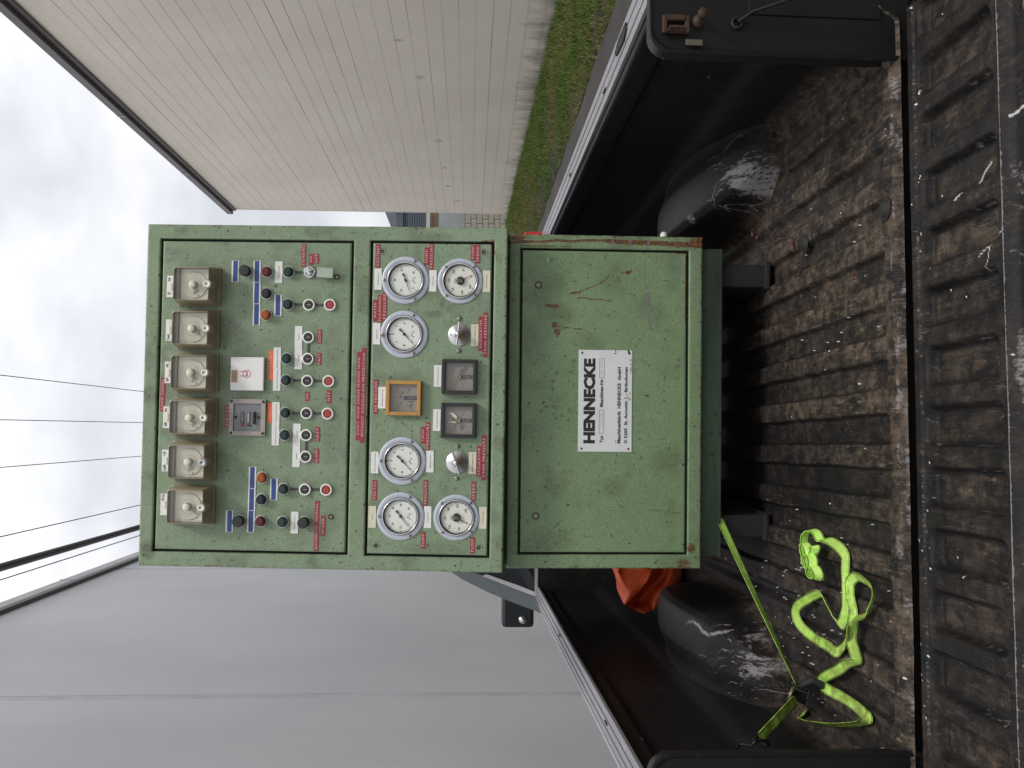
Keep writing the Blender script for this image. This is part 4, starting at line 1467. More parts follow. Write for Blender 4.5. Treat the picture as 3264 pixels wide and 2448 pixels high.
def wear_door_lo(X, Z):
    r = np.zeros_like(X); g = np.zeros_like(X); b = np.zeros_like(X)
    stroke(r, X, Z, [(258, 324), (263, 302), (279, 259), (290, 240), (304, 226)], 2.6, .62)
    stroke(r, X, Z, [(260, 318), (262, 298)], 5, .6)
    stroke(r, X, Z, [(249, 302), (246, 260), (243, 220)], 2.2, .72)
    stroke(r, X, Z, [(312, 195), (311, 182), (316, 172)], 3.5, .75)
    stroke(r, X, Z, [(312, 182), (314, 176)], 7, .6)
    stroke(r, X, Z, [(229, 378), (228, 352)], 5, .85)
    blob(r, X, Z, 183, 358, 9, 9, .75)
    stroke(r, X, Z, [(182, 354), (176, 330), (174, 293)], 1.8, .9)
    blob(r, X, Z, 165, 352, 15, 13, .52)
    stroke(r, X, Z, [(360, 36), (280, 37), (195, 37)], 6, .80)
    stroke(r, X, Z, [(362, 60), (362, 36)], 5, .6)
    stroke(r, X, Z, [(-340, 366), (-341, 345)], 2, .6)
    stroke(b, X, Z, [(328, 141), (290, 140), (262, 136), (220, 131), (185, 126), (172, 124)], 2.3, .75)
    stroke(b, X, Z, [(262, 130), (240, 129)], 4, .6)
    stroke(b, X, Z, [(200, 130), (174, 124)], 4.5, .6)
    stroke(b, X, Z, [(172, 140), (150, 145), (142, 150)], 2.5, .6)
    stroke(g, X, Z, [(345, 400), (335, 380), (300, 382)], 1.2, .5)
    stroke(g, X, Z, [(218, 322), (205, 322), (190, 323)], 1.6, .6)
    stroke(g, X, Z, [(-262, 120), (-262, 90), (-272, 82)], 2, .8)
    stroke(g, X, Z, [(-268, 70), (-266, 50)], 2.5, .8)
    stroke(g, X, Z, [(-246, 200), (-256, 185)], 2.2, .8)
    stroke(g, X, Z, [(-300, 350), (-285, 335), (-312, 365)], 1.8, .8)
    stroke(g, X, Z, [(-270, 390), (-255, 375)], 1.4, .6)
    stroke(g, X, Z, [(-322, 290), (-324, 260)], 1.8, .6)
    stroke(g, X, Z, [(-330, 316), (-365, 315)], 1.2, .6)
    stroke(g, X, Z, [(-150, 268), (-140, 255)], 1.2, .6)
    stroke(g, X, Z, [(20, 300), (0, 306), (-30, 312)], 3, .35)
    for _ in range(26):
        x_, z_ = random.uniform(-360, 360), random.uniform(40, 435)
        a_ = random.uniform(0, 6.28)
        l_ = random.uniform(6, 30)
        stroke(g, X, Z, [(x_, z_), (x_ + l_ * math.cos(a_), z_ + l_ * math.sin(a_))], random.uniform(.8, 1.8), random.uniform(.35, .7))
    for _ in range(22):
        blob(g, X, Z, random.uniform(-60, 100), random.uniform(300, 425), random.uniform(2, 6), random.uniform(2, 6), .8)
    g = np.maximum(g, .42 * np.clip((fbm(X / 70, Z / 70, 73) - .50) * 4, 0, 1))
    g = np.maximum(g, .7 * np.clip((fbm(X / 9, Z / 9, 74) - .74) * 12, 0, 1))
    return r, g, b


# ---- sheet metal of the upper console
HU, HL = .8476, .4678
me = sheet_plate('console_frame', -.4, .4, 0, HU, .52, M['green'], wear_frame_up,
                 holes=[(-.3665, .3665, .3595, .8165), (-.3675, .3675, .0305, .3205)], step=.003)
up('console_frame', me)
up('console_backing', MB().box(-.37, .37, .014, .50, .02, .83).mesh('console_backing', M['gap']))
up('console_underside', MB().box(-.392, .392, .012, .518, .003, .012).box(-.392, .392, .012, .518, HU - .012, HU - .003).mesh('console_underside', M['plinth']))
up('upper_door', sheet_plate('upper_door', -.3605, .3605, .3655, .8105, .02, M['green'], wear_door_up, step=.003), y=1.5)
up('instrument_panel', sheet_plate('instrument_panel', -.3615, .3615, .0365, .3145, .02, M['green'], wear_instr, step=.003), y=1.5)
# ---- lower cabinet
lo('lower_frame', sheet_plate('lower_frame', -.4, .4, 0, HL, .62, M['green_lower'], wear_frame_lo, holes=[(-.3675, .3675, .0325, .4415)], step=.003))
lo('lower_door', sheet_plate('lower_door', -.3615, .3615, .0385, .4355, .02, M['green_lower'], wear_door_lo, step=.003), y=1.5)
lo('lower_backing', MB().box(-.38, .38, .014, .60, .004, HL - .004).mesh('lower_backing', M['gap']))
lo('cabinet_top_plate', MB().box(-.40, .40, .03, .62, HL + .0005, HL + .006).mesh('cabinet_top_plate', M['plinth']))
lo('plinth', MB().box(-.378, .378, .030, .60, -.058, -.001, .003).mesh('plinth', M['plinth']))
for x in (.315, -.305):
    f = MB().box(x - .028, x + .028, .045, .58, -.172, -.0585, .006)
    f.box(x - .034, x + .034, .030, .59, -.178, -.166, .003)
    lo('skid_foot', f.mesh('skid_foot', M['foot']))
lo('side_cap', MB().lathe([(.0005, .414), (.006, .413), (.009, .408), (.009, .401)], 14, .012, .092, 'x').mesh('side_cap', M['lever_white']))

# ---- embossed and printed labels
RED = [('FOAM TIMING', -1.0, 802.3, 78.6), ('STEARING', 330.0, 478.1, 54.4), ('ON', 321.2, 460.7, 25.3), ('OFF', 323.3, 447.5, 22.5),
       ('SLOW', 140.3, 436.3, 32.4), ('FAST', 87.8, 436.2, 27.8), ('PIECES', -49.0, 648.8, 49.8), ('ON', -0.2, 462.0, 21.4),
       ('OFF', -0.2, 411.0, 30.4), ('FAST', -87.6, 436.1, 33.2), ('SLOW', -138.6, 437.0, 32.9), ('MIXER', -299.8, 418.1, 46.4),
       ("DON'T WALK UNDER MIXING HEAD", 2.4, 341.8, 205.3), ('WITHOUT GOGGLES-EYE PROTECTION', 4.5, 330.9, 221.0),
       ('ISOCYNAT', 330.9, 303.3, 55.8), ('PUMP', 331.6, 188.8, 40.8), ('PRESSURE', 330.8, 177.9, 59.9), ('PUMP', 341.2, 80.4, 34.4),
       ('SPEED', 338.3, 69.3, 43.9), ('WATER', 203.0, 307.3, 50.0), ('FLASHING', 206.8, 296.3, 64.6), ('PRESSURE', 212.2, 285.2, 67.7),
       ('REGULATOR', 151.8, 59.3, 79.3), ('TANK PRESSURE', 149.7, 48.3, 104.8), ('AIR PRESSURE', 1.2, 301.1, 80.3), ('TANK', -86.2, 189.9, 37.9),
       ('PRESSURE', -88.0, 178.8, 65.5), ('PRESSURE', -219.3, 181.2, 58.9), ('POLYOL', -215.1, 299.6, 46.4), ('PUMP', -328.5, 184.8, 38.1),
       ('PUMP', -338.4, 70.4, 37.0), ('SPEED', -214.1, 69.9, 44.5), ('REGULATOR', -144.5, 58.5, 70.8), ('TANK PRESSURE', -135.8, 47.5, 103.6),
       ('AUTOMATIC', -327, 433.3, 62.0), ('MANUAL', -269, 433.3, 52.5)]
TILT = {'FOAM TIMING': 0.3, 'STEARING': -.4, 'MIXER': .8}


def emboss(txt, x, z, w, h, tape, ink, y=1.5):
    t = up('embossed_label', cached(('tape', w, h, tape.name), lambda: MB().box(-w / 2 * mm, w / 2 * mm, -.0010, 0, -h / 2 * mm, h / 2 * mm, .0002).mesh('embossed_label', tape)), x, z, y, TILT.get(txt, random.uniform(-.4, .4)))
    tw = min(w * .88, len(txt) * 7.2)
    tm = text_mesh(txt, tw * mm, h * .54 * mm, ink, bold=0.0, mono=1.25)
    link('lettering', tm, t, tr(0, -.0012, 0))
    return t


for txt, x, z, w in RED:
    fr = txt.startswith(('DON', 'WITHOUT'))
    emboss(txt, x, z, w, 10.6, M['red_tape'], M['emboss'], y=-.05 if fr else 1.45)
emboss('ISOCYANAT', 71.6, 548.3, 69.7, 11.0, M['orange_tape'], M['emboss_o'])
emboss('POLY', -40.2, 548.3, 45.5, 10.6, M['orange_tape'], M['emboss_o'])

WHITE = [('Steuerspannung', 289.8, 535.5), ('Rezirkulation Polyisocyanat', 88.0, 534.5), ('Pumpenantrieb Polyisocyanat', 37.3, 533.9), ('langsam', 138.8, 485.4),
         ('schnell', 88.0, 484.7), ('Pumpenantrieb Polyol', -39.9, 534.3), ('Rezirkulation Polyol', -90.4, 534.1), ('schnell', -89.3, 484.2), ('langsam', -140.0, 484.3),
         ('Kopf gesteuert', -293.5, 484.7), ('Polyisocyanat', 276.6, 301.6), ('Pumpendruck', 273.9, 173.4), ('Pumpendrehzahl', 274.4, 48.1), ('Spuelwasser', 148.5, 302.5),
         ('Einstellung Behaelterdruck', 148.4, 73.2), ('Temperierung Polyisocyanat', 51.8, 157.9), ('Betriebsdruck Luft', -0.5, 287.0), ('Temperierung Polyol', -50.6, 158.0),
         ('Polyol und Polyisocyanat', -151.3, 300.7), ('Behaelterdruck', -146.9, 172.3), ('Einstellung Behaelterdruck', -148.5, 73.5), ('Polyol', -277.1, 304.0),
         ('Pumpendruck', -275.6, 175.3), ('Pumpendrehzahl', -274.7, 47.6)]
AGED = {(-0.5, 287.0): 0, (274.4, 48.1): 1, (-277.1, 304.0): 1, (-275.6, 175.3): 0, (-274.7, 47.6): 1, (148.4, 73.2): 1, (-148.5, 73.5): 1}


def wlabel(w=50.4, h=17.4, mat='white_label'):
    return cached(('wl', w, h, mat), lambda: MB().box(-w / 2 * mm, w / 2 * mm, -.0014, 0, -h / 2 * mm, h / 2 * mm, .0002).mesh('white_label', M[mat]))


for txt, x, z in WHITE:
    mat = 'aged_label' if AGED.get((x, z)) else 'white_label'
    t = up('white_label', wlabel(mat=mat), x, z, 1.45, random.uniform(-.5, .5))
    t_ = txt.replace('Spuel', 'Sp\u00fcl').replace('Behael', 'Beh\u00e4l')
    link('lettering', text_mesh(t_, min(44, len(txt) * 2.1) * mm, 2.9 * mm, M['grey_ink']), t, tr(0, -.0016, -.0008))
BLUE = [(290.7, 638.2), (291.0, 586.9), (240.2, 586.2), (189.4, 585.4), (212.2, 535.4), (-191.3, 585.6), (-242.2, 586.0), (-293.0, 586.5), (-217.8, 534.9), (-293.3, 637.0)]
for x, z in BLUE:
    t = up('blue_label', wlabel(), x, z, 1.45)
    sh = -2 if (x, z) in ((290.7, 638.2), (-293.3, 637.0)) else 0.5
    link('blue_tape', cached('bt%d' % sh, lambda: MB().box(-.0242, .0246, -.0018, -.00141, -.0053 + sh * .0003, .0055 + sh * .0003).mesh('blue_tape', M['blue'])), t)
PEN = [('Z', '04', 253.1, 789.3), ('Test', '', 150.1, 788.7), ('RW', '06', 51.0, 788.4), ('05', '04', -53.9, 789.2), ('Cobb', '15', -155.0, 789.3), ('', '03 PU', -256.7, 789.8)]
for k, (a, b_, x, z) in enumerate(PEN):
    t = up('timer_label', wlabel(50.8, 17.8, 'white_label'), x, z + 1, 1.45, random.uniform(-.8, .8))
    if k in (1, 2, 3):
        link('yellowed_tape', cached(('yt', k), lambda: MB().box(-.010, .0250, -.0019, -.00142, -.0085, .0010).mesh('yellowed_tape', M['aged_label'])), t)
    link('lettering', text_mesh('Schusszeit', .017, .0030, M['grey_ink']), t, tr(-.001, -.0021, -.0030))
    if a: link('handwriting', text_mesh(a, .0025 * len(a) + .004, .0058, M['pen'], bold=.02), t, tr(-.0165, -.0021, .0028) @ ry(-8))
    if b_: link('handwriting', text_mesh(b_, .0026 * len(b_) + .003, .0056, M['pen'], bold=.02), t, tr(.0165, -.0021, .0034) @ ry(6))

# ---- pilot lamps and push buttons


def ring_mesh(ro, ri, d, mat, key):
    return cached(key, lambda: MB().lathe([(ro, 0), (ro + .0002, -d * .5), (ro - .0012, -d), (ri + .0008, -d), (ri, -d * .8), (ri, 0)], 36).mesh(key, mat))


def lamp(x, z, col):
    o = up('pilot_lamp', ring_mesh(.0142, .0118, .004, M['steel_ring'], 'lamp_ring'), x, z, 1.5)
    link('lens', cached('lens' + col, lambda: MB().lathe([(.0118, -.002), (.0118, -.009), (.0104, -.0135), (.0088, -.0152), (.006, -.0158), (.0058, -.0150), (.003, -.0152), (.0002, -.0154)], 28, smooth=False).mesh('lens', M['lamp_' + col])), o)


GREEN = [(290.2, 511.8), (214.2, 511.8), (87.4, 511.4), (36.6, 511.2), (-39.4, 511.2), (-90.7, 511.4), (-216.0, 511.4), (-292.0, 511.8)]
for p in GREEN: lamp(*p, 'green')
for p in ((290.1, 562.6), (-291.6, 562.6)): lamp(*p, 'red')
for p in ((239.2, 562.2), (-241.1, 562.2)): lamp(*p, 'black')
for p in ((188.6, 562.2), (-190.4, 562.2)): lamp(*p, 'amber')


def button(x, z, col):
    o = up('push_button', ring_mesh(.0142, .0102, .0055, M['white_ring'], 'button_ring'), x, z, 1.5)
    link('button_cap', cached('cap' + col, lambda: MB().lathe([(.0102, -.001), (.0100, -.0030), (.0088, -.0036), (.0002, -.0034)], 28).mesh('button_cap', M['btn_' + col])), o)
    if col == 'black':
        link('symbol', cached('symI', lambda: MB().box(-.0006, .0006, -.0042, -.0037, -.0038, .0038).mesh('symbol', M['mark_pale'])), o)
    else:
        link('symbol', cached('symO', lambda: MB().lathe([(.0043, -.0037), (.0043, -.0042), (.0034, -.0042), (.0034, -.0037)], 24).mesh('symbol', M['mark_red'])), o)


for p in ((213.8, 462), (137.9, 461.6), (87.5, 461.6), (36.1, 461.7), (-39.4, 461.8), (-90.5, 461.5), (-140.5, 461.4), (-216.6, 461.4)): button(*p, 'black')
for p in ((214.4, 412.5), (36.1, 412), (-39.7, 412.4), (-216.3, 411.8)): button(*p, 'red')

for (x, z, w, h) in [(290.2, 489.4, 6.0, 19.5), (214.5, 488.4, 6.0, 20.5), (214.1, 438.4, 6.0, 20.5), (112.7, 461.5, 21.2, 6.0), (36.6, 487.4, 6.0, 20.5), (36.4, 438.1, 6.0, 20.9), (-39.6, 487.8, 5.8, 20.5), (-39.7, 438.1, 5.8, 20.2), (-115.5, 461.4, 21.1, 5.8), (-216, 488.0, 5.8, 20.7), (-216.3, 437.4, 5.8, 20.9)]:
    up('link_bar', cached(('bar', w > h), lambda: MB().box(-w / 2 * mm, w / 2 * mm, -.0012, 0, -h / 2 * mm, h / 2 * mm).mesh('link_bar', M['bar'])), x, z, 1.45)

for (x, z, a) in ((290.1, 611.0, 12), (-291.4, 611.3, -8), (-291.8, 460.4, 0)):
    o = up('selector_switch', ring_mesh(.0142, .0112, .004, M['steel_ring'], 'lamp_ring2'), x, z, 1.5)
    kn = MB().lathe([(.0125, -.003), (.0132, -.006), (.0128, -.022), (.0115, -.0245), (.0002, -.0248)], 18, smooth=False)
    link('selector_knob', cached('selk', lambda: kn.mesh('selector_knob', M['black_plastic'])), o)
# key switch
ks = up('key_switch', ring_mesh(.0142, .0090, .006, M['chrome'], 'key_ring'), 290.6, 462.0, 1.5)
link('lock_barrel', MB().lathe([(.0090, -.001), (.0086, -.0085), (.0002, -.0088)], 24).mesh('lock_barrel', M['chrome']), ks)
for (x, z) in ((-278.9, 400.7), (280.1, 398.1)):
    bo = up('door_lock', cached('dlk', lambda: MB().lathe([(.0062, 0), (.0062, -.0020), (.0048, -.0026), (.0044, .002), (.0002, .002)], 20).mesh('door_lock', M['rust'])), x, z, 1.5)
    link('lock_core', cached('dlc', lambda: MB().lathe([(.0030, .0015), (.0030, -.0018), (.0002, -.0018)], 4, smooth=False).mesh('lock_core', M['screw'])), bo)

# ---- timers


def timer_housing():
    mb = MB()
    # (half width, z low, z high, y)
    rings = [(.0460, -.0525, .0475, 0.0), (.0465, -.0530, .0480, -.005), (.0440, -.0505, .0455, -.008), (.0438, -.0500, .0453, -.012), (.0392, -.0440, .0418, -.044), (.0376, -.0422, .0404, -.050), (.0366, -.0410, .0394, -.0505), (.0362, -.0406, .0390, -.040)]
    vs, fs = [], []
    for hw, zl, zh, y in rings:
        c = .003
        vs += [(-hw + c, y, zl), (hw - c, y, zl), (hw, y, zl + c), (hw, y, zh - c), (hw - c, y, zh), (-hw + c, y, zh), (-hw, y, zh - c), (-hw, y, zl + c)]
    for i in range(len(rings) - 1):
        for k in range(8):
            fs.append((i * 8 + k, i * 8 + (k + 1) % 8, (i + 1) * 8 + (k + 1) % 8, (i + 1) * 8 + k))
    mb.add(vs, fs)
    return mb.mesh('timer', M['timer_case'])


def knob_mesh():
    mb = MB()
    n = 32
    pr = []
    for k in range(n):
        r = .0092 if k % 2 else .0086
        pr.append((r * math.cos(2 * math.pi * k / n), r * math.sin(2 * math.pi * k / n)))
    vs = [(p[0], -.034, p[1]) for p in pr] + [(p[0] * .92, -.0485, p[1] * .92) for p in pr]
    fs = [(k, (k + 1) % n, n + (k + 1) % n, n + k) for k in range(n)]
    mb.add(vs, fs)
    return mb.mesh('timer_knob', M['timer_case'])  # knob side takes the darker cover colour to paint its shade


def timer(x, z, ang, lock):
    o = up('timer', cached('timer', timer_housing), x, z, 1.5)
    link('timer_face', cached('tface', lambda: MB().box(-.0360, .0360, -.0335, -.0325, -.0404, .0300).mesh('timer_face', M['cream'])), o)
    link('timer_top_shade', cached('tshade', lambda: MB().box(-.0360, .0360, -.0400, -.0326, .0302, .0388).mesh('timer_top_shade', M['timer_marks_shade'])), o)  # grey strip standing in for the shadow inside the cover's top

    def dial():
        mb = MB()
        n = 72
        pr = [((.0298 + .0006 * math.sin(k * 2 * math.pi * 24 / n)) * math.cos(2 * math.pi * k / n), (.0298 + .0006 * math.sin(k * 2 * math.pi * 24 / n)) * math.sin(2 * math.pi * k / n)) for k in range(n)]
        mb.prism(pr, -.0336, -.0362)
        return mb.mesh('timer_dial', M['cream_dial'])
    d = link('timer_dial', cached('tdial', dial), o, tr(-.001, 0, -.003) @ ry(ang))

    def marks():
        mb = MB()
        for k in range(28):
            a = R(-150 + 300 * k / 27)
            r0, r1 = (.0205, .0232) if k % 3 else (.0195, .0240)
            dx, dz = math.sin(a), math.cos(a)
            mb.box(0, 0, 0, 0, 0, 0)
            w = .0003
            vs = [(dx * r0 - dz * w, -.0364, dz * r0 + dx * w), (dx * r0 + dz * w, -.0364, dz * r0 - dx * w), (dx * r1 + dz * w, -.0364, dz * r1 - dx * w), (dx * r1 - dz * w, -.0364, dz * r1 + dx * w)]
            mb.add(vs, [(0, 1, 2, 3)])
        mb.lathe([(.0165, -.0363), (.0165, -.0366), (.0158, -.0366), (.0158, -.0363)], 40)
        # raised pointer skirt
        mb.prism([(-.020, -.006), (-.011, -.0145), (-.007, -.009), (-.010, -.004)], -.0363, -.0380)
        return mb.mesh('dial_marks', M['timer_marks_shade'])
    link('dial_marks', cached('tmarks', marks), o, tr(-.001, 0, -.003) @ ry(ang))
    link('pointer_mark', cached('tptr', lambda: MB().box(-.0245, -.0205, -.0370, -.0366, -.0185, -.0172).mesh('pointer_mark', M['ink'])), o, ry(ang * .5))
    kb = link('timer_knob', cached('tknob', knob_mesh), o, tr(-.001, 0, -.003))
    link('knob_cap', cached('tkcap', lambda: MB().lathe([(.0083, -.0485), (.0080, -.0492), (.0002, -.0494)], 28).mesh('knob_cap', M['cream'])), o, tr(-.001, 0, -.003))
    link('cover_glass', cached('tglass', lambda: MB().box(-.0362, .0362, -.0500, -.0496, -.0406, .0390).mesh('cover_glass', M['glass'])), o)
    link('lock_body', cached('tlock', lambda: MB().lathe([(.0105, -.030), (.0105, -.0560), (.0098, -.0575), (.0085, -.0575), (.0085, -.0565)], 28).mesh('lock_body', M['timer_case'])), o, tr(-.001, 0, -.0405))
    link('lock_plug', cached('tplug' + lock, lambda: MB().lathe([(.0084, -.0560), (.0080, -.0580), (.0050, -.0582), (.0048, -.0576), (.0002, -.0576)], 28).mesh('lock_plug', M['dial_old'] if lock == 'y' else M['alu'])), o, tr(-.001, 0, -.0405))
    link('key_slot', cached('tslot', lambda: MB().prism([(-.0012, .0022), (0, .0032), (.0012, .0022), (.0004, -.0022), (-.0004, -.0022)], -.0586, -.0577).mesh('key_slot', M['ink'])), o, tr(-.001, 0, -.0400))


for k, (x, a) in enumerate(((253.5, 20), (152.0, -25), (50.6, 15), (-52.3, 5), (-153.9, 25), (-256.0, -30))):
    timer(x, 724.0, a, 'w' if k == 4 else 'y')

# ---- white cover plate with a round mark, and the piece counter
o = up('cover_plate', MB().box(-.039, .039, -.010, 0, -.039, .039, .0022).mesh('cover_plate', M['cover']), 50.2, 601.5, 1.5)
lg = MB().lathe([(.0096, -.0101), (.0096, -.0103), (.0083, -.0103), (.0083, -.0101)], 40)
for x in (-.0052, .0052):
    lg.box(x - .0007, x + .0007, -.0103, -.0101, -.0036, .0146)
link('emblem', lg.mesh('emblem', M['logo']), o, tr(0, 0, .0005))
link('emblem_letters', text_mesh('KHD', .0088, .0056, M['logo'], bold=.02), o, tr(0, -.0103, .0005))
link('paper_sticker', MB().box(-.0145, .0140, -.0105, -.0101, .0224, .0364).mesh('paper_sticker', M['paper']), o, tr(-.006, 0, 0))

o = up('piece_counter', MB().box(-.0425, -.0322, -.006, 0, -.0425, .0425).box(.0322, .0425, -.006, 0, -.0425, .0425).box(-.0321, .0321, -.006, 0, .0325, .0425).box(-.0321, .0321, -.006, 0, -.0425, -.0325).mesh('piece_counter', M['counter']), -51.1, 600.2, 1.5)
link('counter_plate', MB().box(-.0321, .0321, -.0028, -.0005, -.0324, .0324).mesh('counter_plate', M['counter_in']), o)
for sx in (-1, 1):
    for sz in (-1, 1):
        link('screw', cached('csc', lambda: MB().lathe([(.0030, 0), (.0030, -.0075), (.0022, -.0080), (.0002, -.0080)], 14).mesh('screw', M['rust'])), o, tr(sx * .0368, 0, sz * .0372))
link('screw', CACHE['csc'], o, tr(0, .003, .0275))
link('screw', CACHE['csc'], o, tr(0, .003, -.0260))
link('digit_window', MB().box(-.0150, .0130, -.0040, -.0029, .0080, .0160).mesh('digit_window', M['bar']), o)
link('digits', text_mesh('14411', .022, .0050, M['mark_pale'], bold=.01), o, tr(-.001, -.0043, .0120))
link('preset_window', MB().box(-.0145, .0130, -.0042, -.0029, -.0065, .0015).mesh('preset_window', M['bar']), o)
link('preset_strip', MB().box(-.0130, .0115, -.0048, -.0043, -.0048, -.0004).mesh('preset_strip', M['counter']), o)
link('reset_key', MB().box(-.0155, .0130, -.0090, -.0029, -.0190, -.0135, .001).mesh('reset_key', M['black_plastic']), o)
link('red_lever', MB().box(-.0205, -.0170, -.0065, -.0029, .0075, .0165, .0008).mesh('red_lever', M['btn_red']), o)
link('black_lever', MB().box(-.0205, -.0170, -.0065, -.0029, -.0080, .0010, .0008).mesh('black_lever', M['black_plastic']), o)


# ---- round gauges
def tick_mesh(n, major, r0, r1, rM, a0, a1, y, w=.00030):
    mb = MB()
    for k in range(n + 1):
        a = R(a0 + (a1 - a0) * k / n)
        ra = rM if k % major == 0 else r0
        ww = w * (1.9 if k % major == 0 else 1)
        dx, dz = math.sin(a), math.cos(a)
        mb.add([(dx * ra - dz * ww, y, dz * ra + dx * ww), (dx * ra + dz * ww, y, dz * ra - dx * ww), (dx * r1 + dz * ww, y, dz * r1 - dx * ww), (dx * r1 - dz * ww, y, dz * r1 + dx * ww)], [(0, 1, 2, 3)])
    return mb


def gauge(x, z, kind, nums, needle, red=None, unit='bar', nscr=3, a0=-135, a1=135, sub=10, nmat='ink'):
    Rf = .0555 if kind == 'p' else .0530
    rb = .0425 if kind == 'p' else .0415
    fl = MB().lathe([(Rf, 0), (Rf, -.0022), (Rf - .001, -.0030), (rb + .0005, -.0030), (rb, -.0020)], 64)
    o = up('gauge', cached('gfl' + kind, lambda: fl.mesh('gauge', M['alu'])), x, z, 1.5)
    depth = -.0005
    bz = MB().lathe([(rb, -.0015), (rb, -.0075), (rb - .0012, -.0090), (rb - .0026, -.0088), (rb - .0034, -.0070), (rb - .0036, depth)], 64)
    link('bezel_ring', cached('gbz' + kind, lambda: bz.mesh('bezel_ring', M['chrome'])), o)
    gk = MB().lathe([(rb - .0037, -.0068), (rb - .0050, -.0066), (rb - .0052, depth)], 64)
    link('gasket', cached('ggk' + kind, lambda: gk.mesh('gasket', M['black_plastic'])), o)
    rf = rb - .0037
    yf = depth - .001
    link('dial_face', cached('gfc' + kind, lambda: MB().lathe([(rf, yf), (.0002, yf)], 48).mesh('dial_face', M['dial'] if kind == 'p' else M['dial_old'])), o)
    tk = tick_mesh(sub * (len(nums) - 1), sub, rf * .875, rf * .935, rf * .83, a0, a1, yf - .0003)
    link('scale_marks', cached(('gt', kind, len(nums), a0, a1, sub), lambda: tk.mesh('scale_marks', M['grey_ink'])), o)
    for k, s in enumerate(nums):
        a = R(a0 + (a1 - a0) * k / (len(nums) - 1))
        rn = rf * (.66 if kind == 'p' else .70)
        link('numeral', text_mesh(s, .0027 * len(s) + .0004, .0050, M['grey_ink'], bold=.01), o, tr(math.sin(a) * rn, yf - .0004, math.cos(a) * rn))
    if unit:
        link('unit_lettering', text_mesh(unit, .0022 * len(unit), .0036, M['grey_ink']), o, tr(0, yf - .0004, -.0165 if kind == 'p' else .013))
    if kind == 'p' and unit == 'bar':
        for sx in (-1, 1):
            link('dial_screw', cached('gds', lambda: MB().lathe([(.0013, -.0006), (.0012, -.0014), (.0001, -.0014)], 10).mesh('dial_screw', M['ink'])), o, tr(sx * .0055, yf, -.0205))
    if red is not None:
        a = R(red)
        link('red_mark', MB().add([(math.sin(a - .04) * rf * .97, yf - .0009, math.cos(a - .04) * rf * .97), (math.sin(a + .04) * rf * .97, yf - .0009, math.cos(a + .04) * rf * .97), (math.sin(a + .035) * rf * .80, yf - .0009, math.cos(a + .035) * rf * .80), (math.sin(a - .035) * rf * .80, yf - .0009, math.cos(a - .035) * rf * .80)], [(0, 1, 2, 3)]).mesh('red_mark', M['btn_red']), o)
    if kind == 'p':
        nd = MB().prism([(-.0011, 0), (-.0009, .0085), (-.00025, .0315), (.00025, .0315), (.0009, .0085), (.0011, 0), (.0008, -.0060), (.0029, -.0165), (-.0029, -.0165), (-.0008, -.0060)], yf - .0035, yf - .0028)
        nd.lathe([(.0032, yf - .0002), (.0032, yf - .0045), (.0002, yf - .0048)], 18)
        link('needle', cached('gneedle', lambda: nd.mesh('needle', M['ink'])), o, ry(needle))
    else:
        nd = MB().prism([(-.0010, .010), (-.0003, .0295), (.0003, .0295), (.0010, .010)], yf - .0030, yf - .0024)
        link('needle', nd.mesh('needle', M[nmat]), o, ry(needle))
        hb = MB().lathe([(.0096, yf - .0002), (.0094, yf - .0060), (.0088, yf - .0066), (.0002, yf - .0066)], 32)
        h_ = link('hub', cached('ghub', lambda: hb.mesh('hub', M['ink'])), o)
        zz = yf - .0068
        em = MB()
        for pts in ([(-.0045, .0058), (.0045, .0058), (.0016, 0), (.0045, -.0058), (-.0045, -.0058), (-.0016, 0), (-.0045, .0058)], [(-.0028, .0044), (.0028, .0044), (0, .0006), (-.0028, .0044)], [(-.0028, -.0044), (.0028, -.0044), (0, -.0006), (-.0028, -.0044)]):
            em.tube([(p[0], zz, p[1]) for p in pts], .00035, 4)
        link('hub_emblem', cached('gemb', lambda: em.mesh('hub_emblem', M['mark_pale'])), o)
    link('cover_glass', cached('ggl' + kind, lambda: MB().lathe([(rb - .0038, -.0064), (.0002, -.0064)], 40).mesh('cover_glass', M['glass'])), o)
    angs = (-90 + 90, 58, 160) if nscr == 3 else (-45, 45, 135, 225)
    angs = (0, 116, 244) if nscr == 3 else (-47, 43, 133, 223)
    for q in angs:
        a = R(q - (1 if nscr == 3 else 0))
        rs = Rf - .0058
        sc = link('screw', cached('gscr', lambda: MB().lathe([(.0036, -.0028), (.0034, -.0050), (.0020, -.0058), (.0002, -.0060)], 16).mesh('screw', M['screw'])), o, tr(math.sin(a) * rs, 0, math.cos(a) * rs))
        link('screw_slot', cached('gslot', lambda: MB().box(-.0034, .0034, -.0063, -.0055, -.0005, .0005).mesh('screw_slot', M['ink'])), o, tr(math.sin(a) * rs, 0, math.cos(a) * rs) @ ry(random.uniform(0, 180)))
    return o


gauge(274.6, 236.9, 'p', ['0', '10', '20', '30', '40'], -111, unit='bar')
gauge(148.0, 237.6, 'p', ['0', '1', '2', '3', '4', '5', '6'], -133, red=-1)
gauge(-146.6, 236.6, 'p', ['0', '1', '2', '3', '4', '5', '6'], -134, red=0)
gauge(-274.3, 238.0, 'p', ['0', '10', '20', '30', '40', '50', '60'], -128)
gauge(274.3, 108.9, 't', ['300', '250', '200', '150', '100', '50', '0'], 152, unit='U/min', nscr=4, a0=-150, a1=155, sub=5, nmat='btn_red')
gauge(-274.9, 108.5, 't', ['0', '50', '100', '150', '200', '250', '300'], -151, unit='U/min', nscr=4, a0=-153, a1=143, sub=5)

